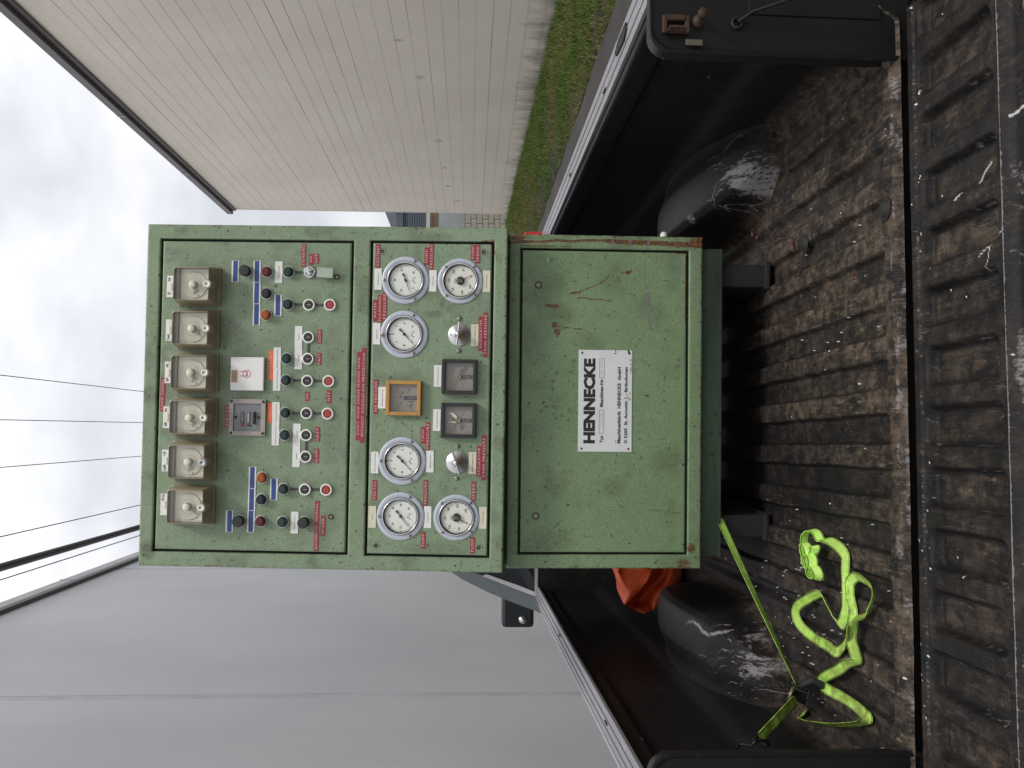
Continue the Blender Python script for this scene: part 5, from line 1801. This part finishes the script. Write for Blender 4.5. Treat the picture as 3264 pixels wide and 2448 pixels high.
# rust splash on the water gauge flange
up('rust_splash', MB().add([(.000, -.0052, .048), (.003, -.0052, .052), (.001, -.0052, .056), (-.002, -.0052, .053), (-.007, -.0052, .054), (-.003, -.0052, .050), (-.005, -.0052, .045), (-.001, -.0052, .047), (.002, -.0052, .042)], [(0, 1, 2, 3, 4, 5, 6, 7, 8)]).mesh('rust_splash', M['rust_light']), 144.5, 237.6, 1.0)


# ---- square meters
def meter(x, z, frame, kind):
    h = .0404
    fr = MB()
    b_ = .0085
    fr.box(-h, h, -.014, 0, h - b_, h, .0015).box(-h, h, -.014, 0, -h, -h + b_, .0015).box(-h, -h + b_, -.0138, 0, -h + b_, h - b_, .001).box(h - b_, h, -.0138, 0, -h + b_, h - b_, .001)
    o = up('square_meter', cached(('mf', frame), lambda: fr.mesh('square_meter', M[frame])), x, z, 1.5)
    q = h - b_
    link('meter_face', cached('mfc', lambda: MB().box(-q, q, -.0020, -.0010, -q, q).mesh('meter_face', M['foggy'])), o)
    random.seed(kind * 5 + 1)
    for k in range(4):
        r_ = random.uniform(.004, .009)
        px, pz = random.uniform(-.02, .02), random.uniform(-.024, .012)
        pts = [(px + r_ * random.uniform(.5, 1.2) * math.cos(a), pz + r_ * random.uniform(.5, 1.1) * math.sin(a)) for a in np.linspace(0, 6.0, 11)]
        link('fog_patch', MB().prism(pts, -.0022 - k * .00005, -.00201).mesh('fog_patch', M['foggy_d']), o)
    s = MB().box(-.0048, .0048, -.0035, -.0024, -q + .001, .001)
    link('scale_window', cached('msw', lambda: s.mesh('scale_window', M['bar'])), o)
    fr2 = MB().box(-.0056, -.0049, -.0038, -.0024, -q, .002).box(.0049, .0056, -.0038, -.0024, -q, .002)
    if kind: fr2.box(-.0056, .0056, -.0038, -.0024, -q, -q + .0008)
    link('scale_frame', fr2.mesh('scale_frame', M['mark_pale']), o)
    for k in range(3):
        link('scale_digits', cached('md%d' % k, lambda: text_mesh(['+0-', '20', '40'][k], .006, .0030, M['mark_pale'])), o, tr(0, -.0037, -.011 - k * .0060))
    for a, l0, l1 in ((-145, .012, .030), (-118, .014, .024), (120, .012, .026), (-62, .010, .024)):
        a = R(a)
        link('dial_line', MB().tube([(math.sin(a) * l0, -.0026, math.cos(a) * l0), (math.sin(a) * l1, -.0026, math.cos(a) * l1)], .0004, 4).mesh('dial_line', M['foggy_d']), o)
    if kind:
        link('spindle', cached('msp', lambda: MB().lathe([(.0063, -.002), (.0063, -.0070), (.0050, -.0080), (.0022, -.0080), (.0020, -.0070), (.0002, -.0070)], 24).mesh('spindle', M['brass'])), o, tr(0, 0, .001))
    if kind == 2:
        link('pointer', MB().prism([(-.006, .007), (-.004, .024), (-.0025, .024), (-.003, .007)], -.0052, -.0045).mesh('pointer', M['cream']), o, tr(0, 0, 0))
        link('pointer', MB().prism([(.004, .007), (.010, .015), (.013, .0155), (.016, .0225), (.0175, .022), (.016, .0155), (.019, .018), (.0202, .0168), (.014, .009), (.008, .003)], -.0052, -.0045).mesh('pointer', M['cream']), o)
    link('cover_glass', cached('mgl', lambda: MB().box(-q, q, -.0112, -.0108, -q, q).mesh('cover_glass', M['glass'])), o)


meter(-0.6, 235.3, 'amber_frame', 0)
meter(50.4, 106.8, 'black_plastic', 1)
meter(-50.6, 106.8, 'black_plastic', 2)
random.seed(21)


# ---- pressure regulators with T handles
def regulator(x, z, ang, dot):
    o = up('pressure_regulator', cached('rgd', lambda: MB().lathe([(.0262, 0), (.0262, -.0015), (.0250, -.0030), (.0080, -.0036), (.0078, -.0060)], 48).mesh('pressure_regulator', M['disc'])), x, z, 1.5)
    link('gland_nut', cached('rgn', lambda: MB().lathe([(.0105, -.003), (.0105, -.011), (.0080, -.0115), (.0078, -.018), (.0060, -.018), (.0058, -.030)], 6, smooth=False).mesh('gland_nut', M['brass'])), o)
    link('t_handle', cached('rgh', lambda: MB().tube([(0, -.035, -.0265), (0, -.035, .0265)], .0024, 10).lathe([(.0056, -.026), (.0056, -.0395), (.0048, -.0408), (.0002, -.0410)], 20).mesh('t_handle', M['chrome'])), o, ry(ang))
    link('index_dot', cached('rgi', lambda: MB().lathe([(.0018, -.0040), (.0002, -.0046)], 10).mesh('index_dot', M['ink'])), o, tr(0, .0004, dot))


regulator(148.3, 109.2, 96, .0195)
regulator(-147.4, 109.0, 72, -.0195)
for x, z in ((186.2, 109.6), (111.8, 110.0), (-110.1, 109.4), (-184.8, 109.4)):
    s_ = up('screw', cached('rgs', lambda: MB().lathe([(.0056, 0), (.0054, -.0022), (.0030, -.0034), (.0002, -.0036)], 20).mesh('screw', M['screw'])), x, z, 1.5)
    link('screw_slot', cached('rgss', lambda: MB().box(-.0054, .0054, -.0040, -.0030, -.0006, .0006).mesh('screw_slot', M['ink'])), s_, ry(random.uniform(0, 180)))
for x, z in ((342.2, 293.5), (342.8, 55.2), (-343.4, 293.5), (-343.2, 55.4)):
    s_ = up('recessed_screw', cached('rsc', lambda: MB().lathe([(.0078, -.0002), (.0074, -.0012), (.0066, -.0012), (.0060, .002), (.0002, .002)], 24).mesh('recessed_screw', M['screw'])), x, z, 1.5)
    link('screw_head', cached('rsh', lambda: MB().lathe([(.0052, .0015), (.0048, -.0008), (.0020, -.0008), (.0018, .001), (.0002, .001)], 6, smooth=False).mesh('screw_head', M['ink'])), s_)

# ---- lower door fittings and the nameplate
for x, z in ((278.4, 397.8), (-275.3, 399.4)):
    bo = lo('door_lock', cached('dlk2', lambda: MB().lathe([(.0088, 0), (.0088, -.0012), (.0070, -.0018), (.0062, .002), (.0002, .002)], 24).mesh('door_lock', M['rust'])), x, z, 1.5)
    link('lock_core', cached('dlc2', lambda: MB().lathe([(.0042, .0015), (.0042, -.0012), (.0002, -.0012)], 4, smooth=False).mesh('lock_core', M['screw'])), bo)
lo('dent', MB().lathe([(.0085, .0002), (.0060, -.0012), (.0030, -.0026), (.0002, -.0030)], 20).mesh('dent', M['green_lower']), 339, 371.6, 1.5)
for x, z in ((-352, 24), (-343, 42), (-150, 44)):
    lo('rivet_hole', cached('rvh', lambda: MB().lathe([(.0026, -.0004), (.0020, -.0009), (.0002, -.0009)], 12).mesh('rivet_hole', M['rust'])), x, z, 1.2)

NP = lo('nameplate', MB().box(-.12225, .12225, -.0016, 0, -.06475, .06475, .0005).mesh('nameplate', M['plate']), 1.6, 234.3, 1.5)


def np_text(s, cx, cz, w, h, bold=0.0, mat='ink'):
    link('lettering', text_mesh(s, w * mm, h * mm, M[mat], bold=bold), NP, tr((cx - 1.6) * mm, -.0018, (cz - 234.3) * mm))


np_text('HENNECKE', 1.2, 272.6, 204, 28.5, .055)
np_text('Typ', -90.4, 242.0, 18.0, 9.6, .035)
np_text('Maschinen-Nr.', 21.4, 243.4, 69.0, 8.4, .035)
np_text('Maschinenfabrik  HENNECKE  GmbH', -8.5, 200.8, 183.4, 8.4, .035)
np_text('D 5205  St. Augustin 1 - Birlinghoven', -8.3, 183.2, 183.5, 10.0, .035)
np_text('D 9886 - 001  001', 86.3, 173.0, 34.1, 3.2, .01)
np_text('Z 50 AR', -45, 242.8, 34, 6.2, 0, 'alu')
np_text('102 274', 80.2, 243.4, 34, 6.2, 0, 'alu')
for cx, w in ((-48.6, 56.5), (80.4, 46.3)):
    bxm = MB()
    h_ = 11.6
    t_ = .55
    bxm.box(-w / 2 * mm, w / 2 * mm, -.0020, -.0016, (h_ / 2 - t_) * mm, h_ / 2 * mm).box(-w / 2 * mm, w / 2 * mm, -.0020, -.0016, -h_ / 2 * mm, (-h_ / 2 + t_) * mm)
    bxm.box(-w / 2 * mm, (-w / 2 + t_) * mm, -.0020, -.0016, (-h_ / 2 + t_) * mm, (h_ / 2 - t_) * mm).box((w / 2 - t_) * mm, w / 2 * mm, -.0020, -.0016, (-h_ / 2 + t_) * mm, (h_ / 2 - t_) * mm)
    link('number_box', bxm.mesh('number_box', M['ink']), NP, tr((cx - 1.6) * mm, 0, (243 - 234.3) * mm))
for sx in (-1, 1):
    for sz in (-1, 1):
        link('rivet', cached('rv', lambda: MB().lathe([(.0027, -.0012), (.0022, -.0026), (.0002, -.0028)], 12).mesh('rivet', M['rust'])), NP, tr(sx * .1150, 0, sz * .0565))
link('chipped_edge', MB().prism([(.1222, -.0225), (.1222, -.0250), (.1165, -.0248), (.1135, -.0205), (.1128, -.0240), (.1150, -.0262), (.1222, -.0272), (.1222, -.029)][:6], -.0019, -.00161).prism([(.1222, -.0535), (.119, -.0535), (.112, -.0585), (.113, -.0610), (.1222, -.0570)], -.0019, -.00161).mesh('chipped_edge', M['foot']), NP)
for cx, cz, s in ((.008, -.0565, 1.0), (.004, -.0600, .8), (-.012, -.034, .5), (-.098, -.026, .7), (.019, -.060, .6)):
    pts = [(cx + .006 * s * random.uniform(.3, 1) * math.cos(a), cz + .0022 * s * random.uniform(.3, 1.2) * math.sin(a)) for a in np.linspace(0, 6.0, 14)]
    link('rust_stain', MB().prism(pts, -.00178, -.00161).mesh('rust_stain', M['rust_light']), NP)

# ---- key with its plastic tag, hanging from the key switch
KT = bpy.data.objects.new('key', None)
COL.objects.link(KT)
KT.matrix_basis = UPW @ tr(.2906, -.010, .4615)
tag(KT, 'small steel key with a cloudy plastic tag hanging from the chrome key switch', 'key')
link('key_bow', MB().prism([(-.0015, .0), (-.0060, .004), (-.0078, .0095), (-.003, .013), (.002, .0125), (.0052, .0075), (.0045, .002), (.0015, 0)], -.0022, -.0005).tube([(0, .004, 0), (0, -.006, 0)], .0022, 8).mesh('key_bow', M['chrome']), KT, ry(35))
link('split_ring', MB().tube([(.0005 + .0058 * math.cos(a), -.0035 + .001 * math.sin(a), -.0095 + .0058 * math.sin(a)) for a in np.linspace(0, 6.283, 20)], .0006, 6).mesh('split_ring', M['chrome']), KT)
link('tag', MB().box(-.0115, .0105, -.0030, -.0018, -.0560, -.0190, .0006).mesh('tag', M['clear_tag']), KT, ry(3))
tg = MB().box(-.0118, -.0108, -.0034, -.0016, -.0560, -.0190).box(.0100, .0110, -.0034, -.0016, -.0540, -.0190).box(-.0112, .0104, -.0034, -.0016, -.0565, -.0553)
link('tag_rim', tg.mesh('tag_rim', M['mark_pale']), KT, ry(3))


# ================================================================== LOOSE THINGS IN THE BED
def catmull(pts, n=6):
    P_ = [Vector(p) for p in pts]
    P_ = [P_[0] * 2 - P_[1]] + P_ + [P_[-1] * 2 - P_[-2]]
    o_ = []
    for i in range(1, len(P_) - 2):
        a, b, c, d = P_[i - 1:i + 3]
        for k in range(n):
            t = k / n
            o_.append(.5 * ((2 * b) + (c - a) * t + (2 * a - 5 * b + 4 * c - d) * t * t + (3 * b - a - 3 * c + d) * t ** 3))
    o_.append(P_[-2])
    return o_


def ribbon(name, cen, wid, dirt, width=.0205, thick=.0014):
    """webbing: centre points and unit width vectors"""
    n = len(cen)
    vs, fs, uv, cols = [], [], [], []
    na = 6
    dist = 0
    for i in range(n):
        if i: dist += (cen[i] - cen[i - 1]).length
        t = (cen[min(i + 1, n - 1)] - cen[max(i - 1, 0)]).normalized()
        w = wid[i].normalized()
        nn = t.cross(w).normalized()
        for k in range(na + 1):
            a = k / na
            for sg in (0, 1):
                vs.append(cen[i] + w * (a - .5) * width + nn * (sg - .5) * thick)
                uv.append((a, dist))
                cols.append((dirt[i], 0, 0))
    st = (na + 1) * 2
    for i in range(n - 1):
        for k in range(na):
            for sg in (0, 1):
                a = i * st + k * 2 + sg
                f = (a, a + 2, a + 2 + st, a + st)
                fs.append(f if sg else f[::-1])
        for k in (0, na):
            a = i * st + k * 2
            fs.append((a, a + 1, a + 1 + st, a + st))
    me = bpy.data.meshes.new(name)
    me.from_pydata([tuple(v) for v in vs], [], fs)
    me.polygons.foreach_set('use_smooth', [True] * len(fs))
    ul = me.uv_layers.new(name='UVMap')
    for l_ in me.loops:
        ul.data[l_.index].uv = uv[l_.vertex_index]
    set_attr(me, np.array(cols))
    me.materials.append(M['webbing'])
    me.update()
    return me


STRAP, SI = truck_empty('ratchet_strap', (-.52, 1.86, FZ), 'lime green ratchet strap tied to the cabinet foot, its loose end curled on the bed', 'ratchet strap')
path = [(-0.552, 1.87), (-0.572, 1.90), (-0.574, 1.882), (-0.561, 1.82), (-0.54, 1.737), (-0.517, 1.661), (-0.5, 1.613), (-0.489, 1.59), (-0.48, 1.588), (-0.48, 1.604), (-0.478, 1.645), (-0.478, 1.709), (-0.479, 1.761), (-0.477, 1.794), (-0.466, 1.791), (-0.446, 1.755), (-0.429, 1.717), (-0.407, 1.676), (-0.396, 1.642), (-0.388, 1.622),
        (-0.371, 1.630), (-0.353, 1.647), (-0.334, 1.647), (-0.309, 1.644), (-0.287, 1.65), (-0.268, 1.655), (-0.249, 1.652), (-0.235, 1.63), (-0.235, 1.603), (-0.241, 1.573), (-0.255, 1.555), (-0.273, 1.562), (-0.286, 1.572), (-0.301, 1.592), (-0.311, 1.619), (-0.325, 1.638), (-0.347, 1.649), (-0.368, 1.675), (-0.388, 1.706),
        (-0.397, 1.734), (-0.393, 1.77), (-0.393, 1.829), (-0.386, 1.879), (-0.372, 1.916), (-0.355, 1.928), (-0.337, 1.91), (-0.32, 1.872), (-0.303, 1.826), (-0.292, 1.787), (-0.3, 1.767), (-0.318, 1.743), (-0.333, 1.72), (-0.339, 1.700), (-0.332, 1.689), (-0.316, 1.677), (-0.293, 1.669), (-0.265, 1.665), (-0.241, 1.667),
        (-0.219, 1.669), (-0.201, 1.675), (-0.189, 1.691), (-0.18, 1.722), (-0.178, 1.754)]
# curled tail standing on its edge: three small coils
for (cx, cy, r, a0, a1) in ((-.190, 1.797, .027, -1.2, 4.6), (-.214, 1.802, .021, 1.2, 6.6), (-.226, 1.778, .015, 1.6, 7.2), (-.246, 1.762, .014, 1.3, 8.2)):
    for k in range(9):
        a = a0 + (a1 - a0) * k / 8
        path.append((cx + r * math.cos(a), cy + r * 1.15 * math.sin(a)))
pts3 = catmull([(p[0], p[1], 0) for p in path], 5)
n_ = len(pts3)
tail0 = n_ - 9 * 4 * 5
cur = [0.0] * n_
for i in range(2, n_ - 2):
    a = (pts3[i] - pts3[i - 2])
    b = (pts3[i + 2] - pts3[i])
    if a.length > 1e-6 and b.length > 1e-6:
        cur[i] = a.angle(b) / (a.length + b.length) * 2
tl = [min(1.0, c / 55.0) for c in cur]
for i in range(n_):
    if i > tail0: tl[i] = 1.0
    if 5 < i < 40: tl[i] = max(tl[i], .55)
ker = 9
tl = [sum(tl[max(0, i - ker):i + ker + 1]) / len(tl[max(0, i - ker):i + ker + 1]) for i in range(n_)]
lift = [0.0] * n_
for i in range(n_):
    for j in range(0, i - 30, 2):
        if (pts3[i] - pts3[j]).length < .022:
            lift[i] = max(lift[i], lift[j] + .007 if False else .010)
lift = [sum(lift[max(0, i - 7):i + 8]) / 15 for i in range(n_)]
cen, wid, dirt = [], [], []
pw = None
for i in range(n_):
    t = (pts3[min(i + 1, n_ - 1)] - pts3[max(i - 1, 0)])
    t = t.normalized() if t.length > 1e-7 else Vector((1, 0, 0))
    side = Vector((-t.y, t.x, 0))
    th = min(1.0, tl[i] + .34 * max(0, math.sin(i * .085))) * R(78)
    w = side * math.cos(th) + Vector((0, 0, 1)) * math.sin(th)
    if pw is not None and w.dot(pw) < 0: w = -w
    pw = w
    z = FZ + .004 + .0125 * math.sin(th) + lift[i] + (.012 if i > tail0 else 0) * min(1, (i - tail0) / 20 if i > tail0 else 0)
    cen.append(Vector((pts3[i].x, pts3[i].y, z)))
    wid.append(w)
    f = i / n_
    dd = .95 if f < .13 else (.75 if f < .28 else (.95 if f < .42 else .55))
    if i > tail0: dd = .0
    dirt.append(dd)
link('loose_webbing', ribbon('loose_webbing', cen, wid, dirt), STRAP, SI)
# tight run from the cabinet foot to the ratchet
a, b = Vector((-.100, 2.20, -.628)), Vector((-.500, 1.848, -.722))
cen, wid, dirt = [], [], []
for k in range(40):
    t = k / 39
    p = a.lerp(b, t)
    d = (b - a).normalized()
    we = Vector((.5, -1.85, .72))
    we = (we - d * we.dot(d)).normalized()
    wf = d.cross(we).normalized()
    th = R(30 + 53 * min(1, t * 1.05) ** 1.2)
    cen.append(p)
    wid.append(wf * math.cos(th) + we * math.sin(th))
    dirt.append(.15 + .85 * t)
link('tight_webbing', ribbon('tight_webbing', cen, wid, dirt), STRAP, SI)
# short run from ratchet to hook
a, b = Vector((-.520, 1.838, -.712)), Vector((-.552, 1.700, -.588))
cen, wid = [], []
for k in range(20):
    t = k / 19
    cen.append(a.lerp(b, t))
    d = (b - a).normalized()
    s0 = Vector((1, 0, .35)).normalized()
    s0 = (s0 - d * s0.dot(d)).normalized()
    wid.append(s0)
link('hook_webbing', ribbon('hook_webbing', cen, wid, [1.0] * 20, thick=.003), STRAP, SI)
RT = tr(-.512, 1.846, -.724) @ rz(32) @ rx(-12) @ ry(-62)
rt = link('ratchet', MB().prism([(-.034, -.012), (.018, -.016), (.030, -.006), (.032, .008), (.020, .018), (-.030, .012)], -.0155, -.0135, 'yz').prism([(-.034, -.012), (.018, -.016), (.030, -.006), (.032, .008), (.020, .018), (-.030, .012)], .0135, .0155, 'yz')
          .tube([(-.0155, .014, .002), (.0155, .014, .002)], .009, 14).tube([(-.016, -.028, 0), (.016, -.028, 0)], .004, 10).mesh('ratchet', M['webbing_black']), STRAP, SI @ RT)
link('ratchet_wheel', MB().lathe([(.0165, .0158), (.0165, .0195), (.0135, .020), (.0125, .0180), (.007, .0180), (.0065, .0205), (.0005, .0205)], 18, .014, .002, 'x', smooth=False).mesh('ratchet_wheel', M['gold']), rt)
link('ratchet_handle', MB().prism([(-.070, -.014), (-.020, -.012), (.022, .010), (.020, .018), (-.024, -.001), (-.068, -.002)], -.012, .012, 'yz').mesh('ratchet_handle', M['black_plastic']), rt, tr(-.004, -.012, -.006) @ rz(-18))
link('handle_pin', MB().tube([(-.017, -.028, 0), (.017, -.028, 0)], .0018, 8).mesh('handle_pin', M['gold']), rt)
hk = MB()
hk.tube(catmull([(-.560, 1.729, -.592), (-.556, 1.704, -.576), (-.545, 1.665, -.567), (-.556, 1.668, -.560), (-.560, 1.690, -.550), (-.566, 1.684, -.537), (-.570, 1.650, -.516), (-.572, 1.620, -.506)], 5), .0028, 8)
hk.tube(catmull([(-.566, 1.722, -.600), (-.566, 1.700, -.602), (-.548, 1.672, -.592), (-.545, 1.665, -.567)], 5), .0028, 8)
link('hook', hk.mesh('hook', M['webbing_black']), STRAP, SI)

# ---- orange bag
bagp = {'A': (-0.373, 2.75, -0.512), 'B': (-0.389, 2.73, -0.5), 'C': (-0.41, 2.72, -0.499), 'D': (-0.432, 2.71, -0.508), 'E': (-0.453, 2.7, -0.512), 'F': (-0.476, 2.68, -0.509), 'G': (-0.493, 2.7, -0.546), 'H': (-0.501, 2.67, -0.573), 'I': (-0.491, 2.69, -0.6), 'J': (-0.469, 2.7, -0.642), 'K': (-0.45, 2.72, -0.686), 'L': (-0.41, 2.75, -0.71), 'M': (-0.374, 2.75, -0.714), 'm2': (-0.301, 2.75, -0.714), 'a2': (-0.301, 2.75, -0.514), 'N': (-0.39, 2.7, -0.585), 'O': (-0.369, 2.71, -0.607), 'o2': (-0.307, 2.72, -0.618), 'P': (-0.435, 2.68, -0.527), 'Q': (-0.406, 2.685, -0.577), 'S': (-0.481, 2.80, -0.574), 'T': (-0.393, 2.77, -0.656), 't2': (-0.301, 2.76, -0.66), 'R': (-0.442, 2.79, -0.61), 'V': (-0.498, 2.77, -0.598), 'W': (-0.453, 2.69, -0.604), 'X': (-0.423, 2.69, -0.633), 'Y': (-0.385, 2.72, -0.66), 'Z': (-0.423, 2.7, -0.67), 'Q2': (-0.433, 2.68, -0.555)}
tris = ['ABa2', 'BCP', 'CDP', 'DEP', 'EFP', 'BPA', 'APN', 'PFQ2', 'PQ2N', 'Q2QN', 'ANO', 'AOa2', 'a2Oo2', 'NQO', 'Q2FS', 'Q2SR', 'Q2RQ', 'QRT', 'QTO', 'OTt2', 'Oo2t2', 'FGS', 'GHV', 'GVS', 'SVR', 'VHI', 'VIW', 'VWR', 'RWX', 'RXT', 'TXY', 'TYt2', 'WIJ', 'WJX', 'XJZ', 'JKZ', 'XZY', 'ZKL', 'ZLM', 'ZMY', 'YMm2', 'Ym2t2']


def toks(s):
    o_, i = [], 0
    while i < len(s):
        if i + 1 < len(s) and s[i + 1] == '2':
            o_.append(s[i:i + 2]); i += 2
        else:
            o_.append(s[i]); i += 1
    return o_


import bmesh
kk = 2.93 / 2.75
names = list(bagp)
bm = bmesh.new()
bv = {k: bm.verts.new(Vector(bagp[k]) * kk) for k in names}
for t in tris:
    q = toks(t)
    try:
        bm.faces.new([bv[x] for x in q])
    except ValueError:
        pass
outl = ['a2', 'A', 'B', 'C', 'D', 'E', 'F', 'G', 'H', 'I', 'J', 'K', 'L', 'M', 'm2']
bk = {k: bm.verts.new(Vector(bagp[k]) * kk + Vector((.03 if k != 'm2' and k != 'a2' else 0, .17, -.004))) for k in outl}
for a, b in zip(outl[:-1], outl[1:]):
    bm.faces.new([bv[a], bv[b], bk[b], bk[a]])
bm.faces.new([bk[k] for k in outl])
bmesh.ops.recalc_face_normals(bm, faces=list(bm.faces))
bmesh.ops.triangulate(bm, faces=list(bm.faces))
bmesh.ops.subdivide_edges(bm, edges=list(bm.edges), cuts=3, use_grid_fill=True)
bm.verts.ensure_lookup_table()
bmesh.ops.smooth_vert(bm, verts=list(bm.verts), factor=.4, use_axis_x=True, use_axis_y=True, use_axis_z=True)
for v in bm.verts:
    c = v.co
    v.co.y += .010 * (float(fbm(np.array(c.x * 38), np.array(c.z * 38), 6)) - .5)
    if v.co.z < FZ + .003: v.co.z = FZ + .003
me = bpy.data.meshes.new('bag')
bm.to_mesh(me)
bm.free()
me.materials.append(M['tarp'])
for p in me.polygons: p.use_smooth = True
truck_thing('bag', me, None, (-.42, 2.95, FZ), 'crumpled orange coated fabric bag tucked behind the green cabinet by the left wheel arch', 'bag')
wd = MB().prism([(-.547, -.690), (-.520, -.735), (-.533, -.757), (-.550, -.757), (-.570, -.737)], 2.95, 3.02)
truck_thing('wood_offcut', wd, M['board'], (-.54, 2.98, -.75), 'small tan offcut of board lying between the orange bag and the wheel arch', 'wood offcut')

rb = MB().box(.835, .905, 3.60, 3.74, -.330, -.262, .004)
truck_thing('red_block', rb, M['red_plastic'], (.87, 3.67, -.33), 'small bright red plastic block resting on the right bed rail behind the cabinet', 'plastic block')

# ---- dry twigs and leaves
tw = MB()
tw.tube(catmull([(.515, 2.15, FZ + .004), (.500, 2.08, FZ + .012), (.505, 2.02, FZ + .006), (.495, 1.975, FZ + .004)], 4), .0010, 5)
tw.tube(catmull([(.500, 2.08, FZ + .010), (.52, 2.04, FZ + .015), (.535, 2.03, FZ + .006)], 4), .0009, 5)
tw.tube(catmull([(.505, 2.05, FZ + .009), (.485, 2.03, FZ + .012), (.475, 2.04, FZ + .006)], 4), .0009, 5)
truck_thing('twig', tw, M['twig'], (.505, 2.05, FZ), 'thin dry forked twig lying on the bed beside the right cabinet foot', 'twig')


def leaf(x, y, s, a, label):
    n = 9
    vs = [(0, -s, 0)]
    for k in range(1, n):
        t = k / n
        w = s * .5 * math.sin(math.pi * t) * (1 + .25 * math.sin(k * 2.6))
        vs += [(-w, -s + 2 * s * t, .004 * math.sin(k) + .25 * w), (0, -s + 2 * s * t, 0), (w, -s + 2 * s * t, .3 * w)]
    vs.append((0, s, .002))
    fs = [(0, 1, 2), (0, 2, 3)]
    for k in range(n - 2):
        b_ = 1 + 3 * k
        fs += [(b_, b_ + 3, b_ + 4, b_ + 1), (b_ + 1, b_ + 4, b_ + 5, b_ + 2)]
    b_ = 1 + 3 * (n - 2)
    fs += [(b_, len(vs) - 1, b_ + 1), (b_ + 1, len(vs) - 1, b_ + 2)]
    m = MB().add(vs, fs, True).tube([(0, -s, 0), (0, -s * 1.9, .003)], .0008, 5).mesh('leaf', M['leaf'])
    o = link('leaf', m, None, TRUCK @ tr(x, y, FZ + .006) @ rz(a))
    tag(o, label, 'leaf', 'dry leaves in the truck bed')


leaf(.566, 2.20, .016, 30, 'dark red dry leaf beside the twig, closest to the right wheel arch')
leaf(.475, 1.935, .014, -60, 'reddish leaf stalk next to the floor bolt near the cabinet foot')
leaf(.545, 2.17, .011, 110, 'small rust coloured leaf right of the cabinet plinth')
leaf(.400, 1.90, .007, 20, 'tiny brown curled leaf in front of the right cabinet foot')
leaf(.335, 1.62, .006, 80, 'tiny brown leaf scrap midway along the right of the bed floor')

# pale grit scattered on the floor by the strap
gm = MB()
random.seed(5)
for _ in range(70):
    x = random.gauss(-.40, .10)
    y = random.gauss(2.0, .14)
    if not (-.57 < x < -.1 and 1.5 < y < 2.3): continue
    s = random.uniform(.0005, .0013)
    gm.box(x - s, x + s * .8, y - s * 1.3, y + s, FZ - .004, FZ + s)
for _ in range(30):
    x = random.uniform(-.52, .70)
    y = random.uniform(1.50, 1.95)
    s = random.uniform(.0006, .0014)
    gm.box(x - s, x + s, y - s * 1.3, y + s, FZ - .004, FZ + s)
g_o = truck_thing('grit', gm, M['grain'], (-.35, 1.9, FZ), 'pale grit and foam crumbs scattered on the bed floor', 'grit')
g_o['kind'] = 'stuff'
